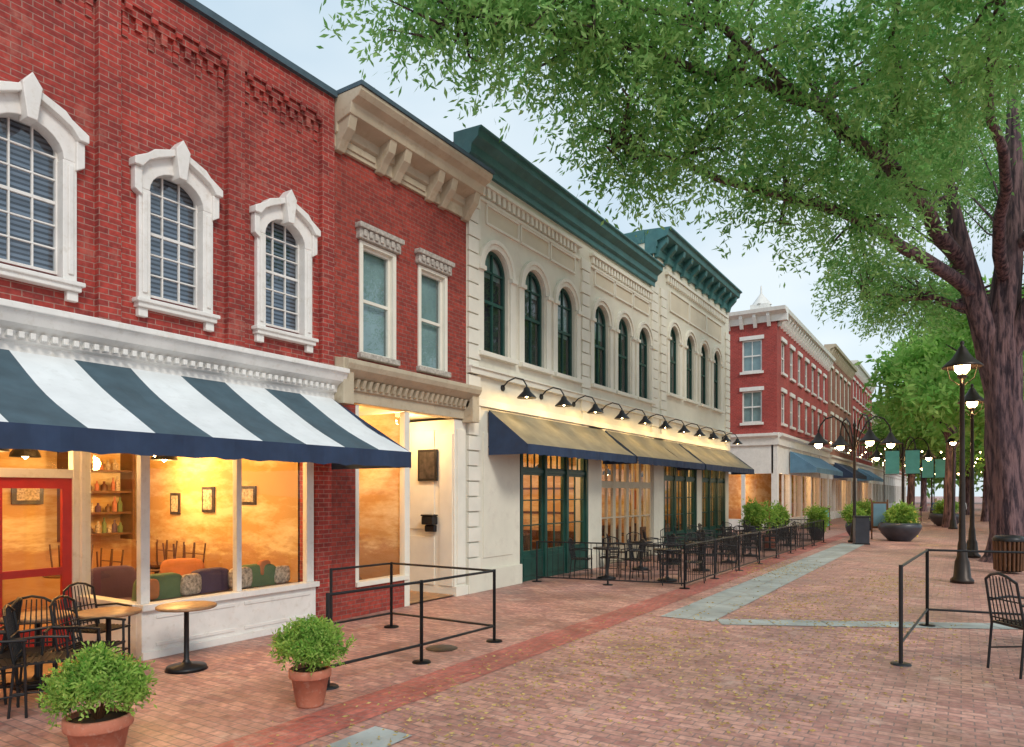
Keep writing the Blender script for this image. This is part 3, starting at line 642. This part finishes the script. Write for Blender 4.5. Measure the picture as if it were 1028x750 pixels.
def awn2(y0,y1,m):
    g=G('canopy',m); x=F
    g.quad((x+.05,y0,4.6),(x+.05,y1,4.6),(x+1.5,y1,3.6),(x+1.5,y0,3.6)); g.quad((x+1.5,y0,3.6),(x+1.5,y1,3.6),(x+1.5,y1,3.3),(x+1.5,y0,3.3))
    g.add([(x+.05,y0,4.6),(x+1.5,y0,3.6),(x+1.5,y0,3.3),(x+.05,y0,3.3)],[(0,1,2,3)]); single(g,'blue_awning' if m=='bcanvas' else 'shop_awning')
awn2(44,55,'bcanvas'); awn2(61,70,'navy'); awn2(76,86,'bcanvas')

# ------------------------------------------------------------------ furniture & fences
def fence(name,pts,h,picket=None,posts=None,rails=(1.,.15),r=.02,mat='black'):
    g=G(name,mat)
    for a,b in zip(pts[:-1],pts[1:]):
        a=Vector((*a,0)); b=Vector((*b,0)); Lh=(b-a).length
        for k in rails: g.tube([a+Vector((0,0,h*k)),b+Vector((0,0,h*k))],r*.8,6)
        if picket:
            n=int(Lh/picket)
            for i in range(1,n): p=a.lerp(b,i/n); g.tube([p+Vector((0,0,h*rails[-1])),p+Vector((0,0,h))],.007,5)
        n=max(1,round(Lh/posts)) if posts else 1
        for i in range(n+1):
            p=a.lerp(b,i/n); g.tube([p,p+Vector((0,0,h+.02))],r,8); g.lathe([(0,.02),(.11,.018),(.12,.001)],p.x,p.y,14)
    return single(g,name)
fence('patio_fence',[(-8.45,14.2),(-5.1,14.9),(-4.9,32.0),(-8.3,32.4)],.95,.13,2.2,(1.,.12),.022)
fence('metal_railing',[(-5.75,5.25),(-5.62,6.65),(-5.55,8.15),(-7.5,8.15),(-7.6,7.0)],1.0,None,None,(1.,.22),.022)
fence('metal_railing',[(-.62,9.75),(-.45,12.8),(3.2,13.5)],1.2,None,None,(1.,.22),.024)

def chair_mesh():
    g=G('chair','black')
    T=lambda p,r=.011:g.tube(p,r,6)
    for s in (-1,1):
        T([(s*.2,-.2,0),(s*.21,-.19,.45),(s*.23,-.18,.66)],.012); T([(s*.2,.24,0),(s*.2,.2,.45),(s*.19,.27,.86)],.012)
        T([(s*.23,-.2,.66),(s*.24,0,.68),(s*.2,.23,.66)],.013)
        T([(s*.2,-.2,.2),(s*.2,.22,.2)],.008)
    T([(-.19,.27,.86),(-.1,.29,.91),(0,.29,.93),(.1,.29,.91),(.19,.27,.86)],.013)
    for i in range(7):
        x=-.15+.05*i; T([(x,.2,.47),(x*.9,.25,.7),(x*.8,.285,.9)],.006)
    T([(-.19,.23,.68),(.19,.23,.68)],.007); T([(-.2,.21,.5),(.2,.21,.5)],.008)
    g.box(-.21,.21,-.21,.21,.44,.455)
    for i in range(9): y=-.2+.05*i; g.box(-.2,.2,y-.012,y+.012,.455,.463)
    T([(-.2,-.2,.2),(.2,-.2,.2)],.008)
    return g.mesh()
CH=chair_mesh()
def chair(x,y,r,sc=1.1): single(None,'cafe_chair',(x,y,0),r,CH,sc)
def table_mesh(top):
    g=G('table','black',top); g.lathe([(0,.03),(.22,.03),(.24,.0),(.22,.045),(.06,.07),(.03,.12),(.028,.7),(.1,.73)],0,0,20)
    g.cm=1; g.lathe([(0,.73),(.32,.73),(.335,.74),(.335,.76),(.32,.768),(0,.768)],0,0,32); return g.mesh()
TW=table_mesh('wood'); TB=table_mesh('black')
def table(x,y,m): single(None,'cafe_table',(x,y,0),0,m)
table(-7.76,4.88,TW); table(-8.1,4.15,TW); table(-8.5,3.6,TW)
chair(-7.65,3.75,2.2); chair(-7.5,3.25,2.6); chair(-8.3,3.0,-.6); chair(-7.6,2.85,2.9); chair(-8.3,2.6,.3); chair(-8.6,4.3,1.9); chair(-7.9,3.2,.9)
for i,(x,y) in enumerate([(-7.3,15.6),(-5.9,16.0),(-7.4,18.0),(-5.9,18.6),(-7.4,20.6),(-5.9,21.2),(-7.3,23.2),(-5.9,23.8),(-7.4,26),(-5.9,26.6),(-7.3,28.8),(-5.8,29.4)]):
    table(x,y,TB)
    for k in range(3+(i%2)):
        a=k*math.pi/2+random.uniform(-.3,.3)+.4; chair(x+.62*math.cos(a),y+.62*math.sin(a),a-math.pi/2,1.05)
chair(.66,10.1,2.2,1.25); chair(1.25,11.9,-.5,1.2); chair(1.5,10.4,1.0,1.2); table(1.35,11.2,TB)

# ------------------------------------------------------------------ foliage helpers
def leaves(name,C,Dr,l,w,mat):
    n=len(C); Dr=Dr/np.linalg.norm(Dr,axis=1,keepdims=True)
    R=np.random.normal(size=(n,3)); Sd=np.cross(Dr,R); Sd/=np.linalg.norm(Sd,axis=1,keepdims=True)+1e-9
    l=(l*np.random.uniform(.6,1.3,n))[:,None]; w=(w*np.random.uniform(.7,1.3,n))[:,None]
    V=np.empty((n,4,3)); V[:,0]=C; V[:,1]=C+Dr*l*.5+Sd*w*.5; V[:,2]=C+Dr*l; V[:,3]=C+Dr*l*.5-Sd*w*.5
    me=bpy.data.meshes.new(name); me.vertices.add(4*n); me.vertices.foreach_set('co',V.ravel())
    me.loops.add(4*n); me.loops.foreach_set('vertex_index',np.arange(4*n,dtype=np.int32))
    me.polygons.add(n); me.polygons.foreach_set('loop_start',np.arange(0,4*n,4,dtype=np.int32))
    try: me.polygons.foreach_set('loop_total',np.full(n,4,dtype=np.int32))
    except Exception: pass
    me.update(calc_edges=True); me.materials.append(M[mat]); return link(bpy.data.objects.new(name,me))
def lobe_twigs(c,r,nt,nl,tl,flat=.8,droop=.35,jit=.07):
    u=np.random.normal(size=(nt,3)); u/=np.linalg.norm(u,axis=1,keepdims=True)
    rr=r*np.random.uniform(.12,1,nt)**.55*(1+.28*np.sin(u[:,0]*5+c[0]*3)*np.cos(u[:,1]*6+c[1])+.15*np.sin(u[:,2]*9))
    P=np.array(c)+u*rr[:,None]*np.array([1,1,flat])
    D=u*.8+np.random.normal(size=(nt,3))*.5; D[:,2]-=droop; D/=np.linalg.norm(D,axis=1,keepdims=True)
    t=np.random.uniform(-.3,1,(nt,nl))*tl
    C=P[:,None,:]+D[:,None,:]*t[:,:,None]+np.random.normal(size=(nt,nl,3))*jit
    C[:,:,2]-=.35*np.clip(t,0,None)**2
    LD=D[:,None,:]*.8+np.random.normal(size=(nt,nl,3))*.7
    return C.reshape(-1,3),LD.reshape(-1,3)

# big street oak
LO=[(-7.85,9.21,10.85,1.1),(-7.13,10.28,10.75,1.05),(-6.32,11.39,10.7,1.35),(-5.47,13.13,10.2,1.5),(-5.86,14.07,9.2,.8),(-4.41,15.0,9.6,1.4),(-3.36,16.87,9.2,1.2),(-2.14,18.84,8.8,1.2),
 (-3.78,14.2,11.2,1.9),(-2.07,16.5,10.9,2.0),(-.09,17.8,11.8,2.0),(2.8,28.9,12.2,1.9),(-.9,23.1,11.6,1.4),(-1.8,25.1,8.6,1.2),(-5.84,10.5,11.0,1.4),(-4.76,12.4,11.4,1.7),(.65,14.7,10.8,1.7),
 (-1.2,20.5,10.4,1.1),(-2.5,22.8,8.5,.9),(1.3,29.5,13.8,2.6),(-2,25,13,2.1),(3.4,22,12.8,2.1),(5,27,10.5,2.3),(-1.6,29.5,9.2,1.4),(3.4,30,8.6,1.4),(-.6,13.2,11.8,1.5)]
Cs=[];Ds=[]
for c in LO:
    nt=int(75*c[3]**2.0)+20
    a,b=lobe_twigs(c[:3],c[3]*1.08,nt,26,.8,.75,.3,.08); Cs.append(a); Ds.append(b)
crown=leaves('crown',np.vstack(Cs),np.vstack(Ds),.175,.055,'leaf')
tk=G('trunk','bark'); 
def gnarl(p,r,n=18,k=6):
    pts=[];rad=[]; q=[Vector(a) for a in p]
    for i in range(len(q)-1):
        for t in range(k): pts.append(q[i].lerp(q[i+1],t/k)); rad.append(r[i]+(r[i+1]-r[i])*t/k)
    pts.append(q[-1]); rad.append(r[-1]); o=len(tk.v); tk.tube(pts,rad,n)
    for i in range(len(pts)*n):
        x,y,z=tk.v[o+i]; c=pts[i//n]; a=2*math.pi*(i%n)/n; f=1+.07*math.sin(a*5+z*.5)+.05*math.sin(a*3-z*1.3)+.03*math.sin(z*4+a*7)
        tk.v[o+i]=(c.x+(x-c.x)*f,c.y+(y-c.y)*f,z)
gnarl([(1.35,26,-.05),(1.33,26,.25),(1.3,26,.9),(1.2,26,3),(1.1,25.95,5),(1.05,25.9,6.8),(1.2,26,9),(1.35,26.1,12),(1.3,26,15)],[.92,.7,.58,.52,.48,.46,.36,.24,.08],24)
gnarl([(1.0,25.95,5.0),(.7,25.8,6.6),(.25,25.5,8.4),(-.15,25.2,10.3),(-.5,24.9,12.8)],[.36,.34,.3,.23,.1],16)
gnarl([(1.15,25.9,6),(1.7,25.7,7.6),(2.4,25.5,9.3),(3.8,25.5,11.5)],[.3,.28,.22,.1],14)
br=G('limbs','bark')
def limb(p,r0,r1):
    n=len(p); br.tube(p,[r0+(r1-r0)*i/(n-1) for i in range(n)],8)
main=[[(.0,25.4,9.0),(-.8,22,9.8),(-1.6,19,10.2),(-2.6,16.4,10.5),(-4,14.2,10.6),(-5.6,11.6,10.4),(-7.4,9.8,10.5)],
 [(.3,25.5,8.2),(-.9,22.5,8.7),(-2.2,19.3,8.8),(-3.4,17,8.9),(-5.0,14.6,9.3),(-6,13.5,9.4)],
 [(1.1,25.8,8.6),(.9,22,10),(.5,18,11),(.6,14.5,10.6)],[(1.4,26,9.5),(2.4,24,11),(3.2,22.5,12)],[(.2,25.5,7.8),(-1,25.1,8.2),(-2.4,23.6,8.0)],
 [(1.1,25.9,7.5),(-.3,27.5,8.4),(-1.2,28.6,8.9)],[(-1.6,19,10.2),(-1.2,17,11),(-.8,13.6,11.6)],[(-2.6,16.4,10.5),(-4,13.4,11.2),(-5.4,11,10.9)]]
for i,p in enumerate(main):
    q=[Vector(a) for a in p]; pp=[]
    for a,b in zip(q[:-1],q[1:]):
        for t in (0,.33,.66): pp.append(a.lerp(b,t)+Vector([random.uniform(-.12,.12) for _ in range(3)]))
    pp.append(q[-1]); pp[0]=q[0]; limb(pp,[.23,.2,.19,.15,.13,.12,.11,.11][i],.03)
for c in LO:
    cc=Vector(c[:3]); best=min((Vector(a) for p in main for a in p),key=lambda v:(v-cc).length)
    for k in range(8):
        d=Vector(np.random.normal(size=3)); d.normalize(); e=cc+d*c[3]*.8; m=best.lerp(e,.5)+Vector([random.uniform(-.3,.3) for _ in range(3)])
        br.tube([best,best.lerp(m,.5)+Vector((0,0,.08)),m,e],[.055,.044,.028,.009],5)
group('street_oak_tree',[tk,br,crown],(1.15,26,0))

def far_tree(x,y,h,r,zb,n=5,name='street_tree'):
    C=[];D=[]
    for k in range(n*3):
        a=random.random()*6.28; q=r*random.uniform(.15,.8); z=random.uniform(zb+1,h-1)
        c=(x+q*math.cos(a),y+q*math.sin(a),z); rr=r*random.uniform(.26,.4)
        P,Q=lobe_twigs(c,rr,int(19*rr*rr)+18,12,1.0,.7,.3,.2); C.append(P); D.append(Q)
    cr=leaves('crown',np.vstack(C),np.vstack(D),.5,.2,'leaf3')
    t=G('trunk','bark'); t.tube([(x,y,-.05),(x,y,1),(x+.1,y,zb),(x,y,h*.7)],[.42,.3,.26,.1],10)
    for k in range(6):
        a=k*1.05; t.tube([(x,y,zb*.8+k*.3),(x+r*.3*math.cos(a),y+r*.3*math.sin(a),zb+1.5+k*.3),(x+r*.7*math.cos(a),y+r*.7*math.sin(a),zb+3+k*.4)],[.16,.1,.03],6)
    group(name,[t,cr],(x,y,0))
for x,y,h,r,zb in [(3.2,42,14,5.5,5.5),(-.6,50,13.5,4.8,5.6),(1.6,62,15,6,5.2),(-3.6,68,11.5,4.3,4.8),(.5,80,16,7,5),(-3.6,92,12.5,5,4.6),(0,110,17,8,4.5),(6,74,16,7,5),(6,100,18,8,4.5)]:
    far_tree(x,y,h,r,zb)
C=[];D=[]
for k in range(34):
    c=(random.uniform(-14,40),random.uniform(160,172),random.uniform(2,18)); a,b=lobe_twigs(c,5,130,10,2,.8,.2,.6); C.append(a);D.append(b)
leaves('distant_tree_mass',np.vstack(C),np.vstack(D),1.5,.8,'leaf3')

# ------------------------------------------------------------------ potted shrubs
def shrub(name,x,y,pr,ph,br_,potm='terra'):
    p=G('pot',potm,'soil'); r=pr
    p.lathe([(0,.0),(r*.62,0),(r*.66,.02),(r*.88,ph*.76),(r*.98,ph*.77),(r,ph*.8),(r,ph*.98),(r*.96,ph),(r*.88,ph),(r*.86,ph*.85)],x,y,36); p.cm=1; p.lathe([(r*.87,ph*.9),(0,ph*.93)],x,y,20)
    C=[];D=[]
    for k in range(56):
        u=Vector(np.random.normal(size=3)); u.normalize(); u.z=abs(u.z)*.9-.25; q=random.uniform(.5,.95)
        c=(x+u.x*br_*q,y+u.y*br_*q,ph+br_*.52+u.z*br_*.9); a,b=lobe_twigs(c,br_*.16,18,12,.11,1.2,-.8,.01); C.append(a);D.append(b)
    s=G('stems','darkwood')
    for k in range(16):
        a=random.random()*6.28; s.tube([(x,y,ph*.8),(x+.1*math.cos(a),y+.1*math.sin(a),ph+.15),(x+br_*.6*math.cos(a),y+br_*.6*math.sin(a),ph+br_*.7)],[.008,.006,.003],5)
    lf=leaves('foliage',np.vstack(C),np.vstack(D),.046,.017,'leaf2'); group(name,[p,s,lf],(x,y,0))
shrub('potted_shrub',-5.57,2.78,.24,.4,.33)
shrub('potted_shrub',-5.42,4.72,.205,.37,.33)

def planter(x,y,r,h,br_,name='bowl_planter'):
    p=G('bowl','bowl','soil'); p.lathe([(0,0),(r*.5,0),(r*.55,.05),(r*.85,h*.4),(r,h*.7),(r,h*.85),(r*.93,h),(r*.88,h),(r*.86,h*.88)],x,y,36); p.cm=1; p.lathe([(r*.88,h*.9),(0,h*.95)],x,y,20)
    C=[];D=[]
    for k in range(16):
        a=random.random()*6.28; q=r*.6*random.random()**.5; c=(x+q*math.cos(a),y+q*math.sin(a),h+br_*random.uniform(.1,1.0)); A,B=lobe_twigs(c,br_*.3,30,10,.25,1,-.5,.04); C.append(A);D.append(B)
    lf=leaves('foliage',np.vstack(C),np.vstack(D),.14,.05,'leaf2'); group(name,[p,lf],(x,y,0))
planter(-2.27,34.9,.85,.8,.55); planter(-.8,52,.95,.8,.6); planter(-5.4,33.4,.35,.6,.6,'potted_bush'); planter(-6.9,33.0,.35,.6,.7,'potted_bush'); planter(-4.2,36.5,.45,.7,.5); planter(-7.9,32.6,.35,.6,.8,'potted_bush')
planter(-4.6,44,.7,.7,.7)
C,D=lobe_twigs((-6.2,27.9,1.2),.35,70,12,.25,1.3,-.6,.05)
t=G('pot','terra'); t.lathe([(0,0),(.2,0),(.28,.45),(.28,.5),(.24,.5)],-6.2,27.9,20); t.tube([(-6.2,27.9,.3),(-6.2,27.9,1.4)],.03,6)
group('patio_shrub',[t,leaves('foliage',C,D,.12,.05,'leaf2')],(-6.2,27.9,0))

# ------------------------------------------------------------------ lamps
def bell(g,x,y,z,r=.4):
    g.cm=0; g.lathe([(0,z+.62),(.03,z+.6),(.05,z+.55),(.03,z+.5),(.07,z+.45),(.1,z+.4),(.14,z+.32),(.22,z+.2),(r*.85,z+.07),(r,z),(r*.96,z-.02),(r*.8,z+.05),(.12,z+.2)],x,y,28)
    g.cm=1; g.lathe([(.13,z+.18),(.16,z+.05),(.15,z-.08),(.08,z-.17),(0,z-.19)],x,y,20)
lm=G('lamp_post','bronze','lamp')
lm.lathe([(0,0),(.24,0),(.24,.08),(.18,.14),(.15,.5),(.11,.6),(.09,.9),(.07,1.0),(.055,3.0),(.048,4.75),(.1,4.8),(.1,4.85),(.04,4.9),(.03,5.0)],0,0,20)
for a in range(4):
    q=a*math.pi/2; lm.tube([(.05*math.cos(q),.05*math.sin(q),4.62),(.24*math.cos(q),.24*math.sin(q),4.78),(.3*math.cos(q),.3*math.sin(q),5.02),(.3*math.cos(q),.3*math.sin(q),5.1)],.012,6)
bell(lm,0,0,5.05,.42); LM=lm.mesh()
def lamp(x,y,p=45):
    e=link(bpy.data.objects.new('street_lamp',None)); e.location=(x,y,0)
    c=link(bpy.data.objects.new('lamp_post',LM)); c.parent=e
    if p: l=plight((0,0,4.72),p,(1,.6,.25),.12); l.parent=e
lamp(.02,19.4,110); lamp(.3,27.2,110); lamp(-.4,48,0); lamp(1.6,70,0)
l4=G('lamp_post','bronze','lamp')
l4.lathe([(0,0),(.26,0),(.26,.08),(.18,.14),(.14,.5),(.1,.9),(.07,1.0),(.055,3.0),(.05,4.9),(.08,4.95),(.03,5.1),(0,5.3)],0,0,20)
for a in range(4):
    q=a*math.pi/2+.5; cx,cy=math.cos(q),math.sin(q)
    l4.cm=0; l4.tube([(cx*r,cy*r,z) for r,z in ((.04,3.9),(.25,4.6),(.5,5.1),(.85,5.35),(1.2,5.25),(1.42,4.95),(1.48,4.75))],.032,8)
    bell(l4,cx*1.48,cy*1.48,4.18,.42)
L4=l4.mesh()
def lamp4(x,y,n=2):
    e=link(bpy.data.objects.new('four_arm_street_lamp',None)); e.location=(x,y,0)
    c=link(bpy.data.objects.new('lamp_post',L4)); c.parent=e
    for a in range(n):
        q=a*math.pi+.5; l=plight((1.48*math.cos(q),1.48*math.sin(q),3.85),90,(1,.6,.25),.15); l.parent=e
lamp4(-3.8,32.7,1); lamp4(-2.9,47,1); lamp4(-2,66,0); lamp4(-1.5,86,0)
for x,y in ((-3.3,45.2),(-2.3,45.2),(-1.2,58),(-2.0,58)):
    b=G('banner','tealb','black'); b.box(x-.35,x+.35,y,y+.02,3.2,4.5); b.cm=1; b.tube([(x-.42,y+.01,4.53),(x+.4,y+.01,4.53)],.02,6); b.tube([(x-.42,y+.01,3.17),(x+.4,y+.01,3.17)],.02,6); b.tube([(x-.42,y+.01,0),(x-.42,y+.01,4.7)],.03,6)
    single(b,'teal_banner')
b=G('bin','darkwood','black')
for i in range(20):
    a=i*math.pi/10; x,y=.3*math.cos(a),.3*math.sin(a); b.tube([(x,y,.08),(x*1.08,y*1.08,.85)],.035,5)
b.cm=1; b.lathe([(0,.05),(.28,.05),(.28,.12),(.3,.12)],0,0,20); b.lathe([(.36,.84),(.37,.9),(.3,.98),(.16,1.0),(.15,.96)],0,0,24)
single(b,'litter_bin',(1.05,22.4,0))
b=G('sign','darkwood','bcanvas'); b.box(-.3,.3,-.03,.03,.5,1.7); b.box(-.35,-.3,-.04,.04,0,1.8); b.box(.3,.35,-.04,.04,0,1.8); b.cm=1; b.box(-.26,.26,-.04,-.0301,.6,1.62)
single(b,'information_sign',(-3.1,35.5,0),.3)
b=G('cabinet','bowl','black'); b.box(-.26,.26,-.26,.26,.05,1.1); b.cm=1; b.box(-.3,.3,-.3,.3,1.1,1.16); b.box(-.28,.28,-.28,.28,0,.06)
single(b,'utility_cabinet',(-3.45,31.8,0),.3)
for x,y,c,r in ((-2.15,38.5,'yellow',.4),(-6.6,43.0,'tealb',.2)):
    b=G('board','yellow' if c=='yellow' else 'darkwood',c)
    for s in (-1,1):
        b.cm=0; Q=lambda a,z,s=s:(a,s*(.28-.24*z/1.25),z)
        for a0,a1,z0,z1 in ((-.34,-.29,0,1.25),(.29,.34,0,1.25),(-.29,.29,1.18,1.25),(-.29,.29,.18,.24)):
            b.add([Q(a0,z0),Q(a1,z0),Q(a1,z1),Q(a0,z1)]+[(p[0],p[1]+s*.02,p[2]) for p in (Q(a0,z0),Q(a1,z0),Q(a1,z1),Q(a0,z1))],[(0,1,2,3),(4,5,6,7),(0,1,5,4),(1,2,6,5),(2,3,7,6),(3,0,4,7)])
        b.cm=1; b.quad(Q(-.29,.24),Q(.29,.24),Q(.29,1.18),Q(-.29,1.18))
    single(b,'sandwich_board',(x,y,0),r)
def person(x,y,rot,mat,stride=.22,h=1.0):
    J=[(0,0,.95),(0,0,1.12),(0,.01,1.32),(0,.01,1.47),(0,0,1.56),(0,-.01,1.66),(0,0,1.75),
       (-.09,0,.92),(-.1,-stride*.45,.5),(-.1,-stride,.09),(-.1,-stride-.13,.04),
       (.09,0,.92),(.1,stride*.2,.5),(.1,stride,.12),(.1,stride-.12,.05),
       (-.18,0,1.42),(-.23,.06,1.14),(-.22,-.02,.9),(-.22,-.06,.8),(.18,0,1.42),(.23,-.06,1.14),(.22,-.12,.92),(.22,-.17,.83)]
    R=[.13,.12,.14,.1,.05,.085,.07,.09,.06,.04,.035,.09,.06,.04,.035,.06,.042,.032,.03,.06,.042,.032,.03]
    Eg=[(0,1),(1,2),(2,3),(3,4),(4,5),(5,6),(0,7),(7,8),(8,9),(9,10),(0,11),(11,12),(12,13),(13,14),(3,15),(15,16),(16,17),(17,18),(3,19),(19,20),(20,21),(21,22)]
    me=bpy.data.meshes.new('body'); me.from_pydata(J,Eg,[]); o=link(bpy.data.objects.new('pedestrian',me))
    o.modifiers.new('skin','SKIN'); me.materials.append(M[mat])
    if not me.skin_vertices: 
        bm=bmesh.new(); bm.from_mesh(me); bm.verts.layers.skin.verify(); bm.to_mesh(me); bm.free()
    for i,v in enumerate(me.skin_vertices[0].data): v.radius=(R[i],R[i]*.85); v.use_root=(i==0)
    s=o.modifiers.new('sub','SUBSURF'); s.levels=2; s.render_levels=2
    o.location=(x,y,0); o.rotation_euler=(0,0,rot); o.scale=(h,h,h)
person(-.5,60,.1,'person_a'); person(.1,60.6,.1,'person_b',.15,.95); person(-.9,72,3.2,'person_c'); person(-5.2,53,2.9,'person_b',.2); person(-1.4,54,0,'person_c',.1)
sl=G('wires','black','bulb')
for y in (46,55,62,70,80,92):
    pts=[(F+ (10.5-F)*t,y+2*math.sin(t*3),5.6-1.1*math.sin(math.pi*t)) for t in [i/20 for i in range(21)]]
    sl.cm=0; sl.tube(pts,.015,4); sl.cm=1
    for p in pts[1:-1]: sl.lathe([(0,p[2]-.02),(.05,p[2]-.07),(0,p[2]-.13)],p[0],p[1],8)
single(sl,'string_lights')
n=5200; c=np.array([(-1.8,7.5),(-2.5,14),(-4.0,6.0),(-1.5,18),(-3.5,9),(-1.2,11.5),(-4.4,20)])
P=c[np.random.randint(0,7,n)]+np.random.normal(size=(n,2))*np.array([.6,1.5])
C=np.c_[P,np.full(n,.014)]; D=np.c_[np.random.normal(size=(n,2)),np.zeros(n)]
leaves('leaf_litter',C,D,.055,.02,'litter')

# ------------------------------------------------------------------ world, sun, camera
w=bpy.data.worlds.new('World'); S.world=w; w.use_nodes=True; nt=w.node_tree
bg=nt.nodes['Background']; out=nt.nodes['World Output']
sk=N(nt,'ShaderNodeTexSky',sky_type='NISHITA'); sk.sun_disc=False; sk.sun_elevation=math.radians(38); sk.sun_rotation=math.radians(120)
nt.links.new(sk.outputs[0],bg.inputs[0]); bg.inputs[1].default_value=.15
b2=N(nt,'ShaderNodeBackground'); b2.inputs[1].default_value=1.1
tc=N(nt,'ShaderNodeTexCoord').outputs['Generated']
mp=N(nt,'ShaderNodeMapping'); mp.inputs['Scale'].default_value=(1,1,2.2); nt.links.new(tc,mp.inputs[0])
n1=noise(nt,mp.outputs[0],1.9,4,.55)
nt.links.new(ramp(nt,n1,.35,.66,(.56,.72,.84),(.84,.93,.97)),b2.inputs[0])
mx=N(nt,'ShaderNodeMixShader'); mx.inputs[0].default_value=.88
nt.links.new(bg.outputs[0],mx.inputs[1]); nt.links.new(b2.outputs[0],mx.inputs[2]); nt.links.new(mx.outputs[0],out.inputs[0])
sun=bpy.data.lights.new('sun','SUN'); sun.energy=1.7; sun.angle=math.radians(14); sun.color=(1,.93,.84)
so=link(bpy.data.objects.new('sun',sun)); el=math.radians(38); az=math.radians(120)
d=Vector((math.sin(az)*math.cos(el),math.cos(az)*math.cos(el),math.sin(el)))
so.rotation_euler=d.to_track_quat('Z','Y').to_euler(); so.location=d*60
cam=bpy.data.cameras.new('camera'); co=link(bpy.data.objects.new('camera',cam)); S.camera=co
co.location=(0,0,2.1); co.rotation_euler=(math.radians(90),0,math.radians(32.8))
cam.sensor_width=36; cam.lens=24.5; cam.shift_y=.1167; cam.clip_end=2000; cam.clip_start=.05
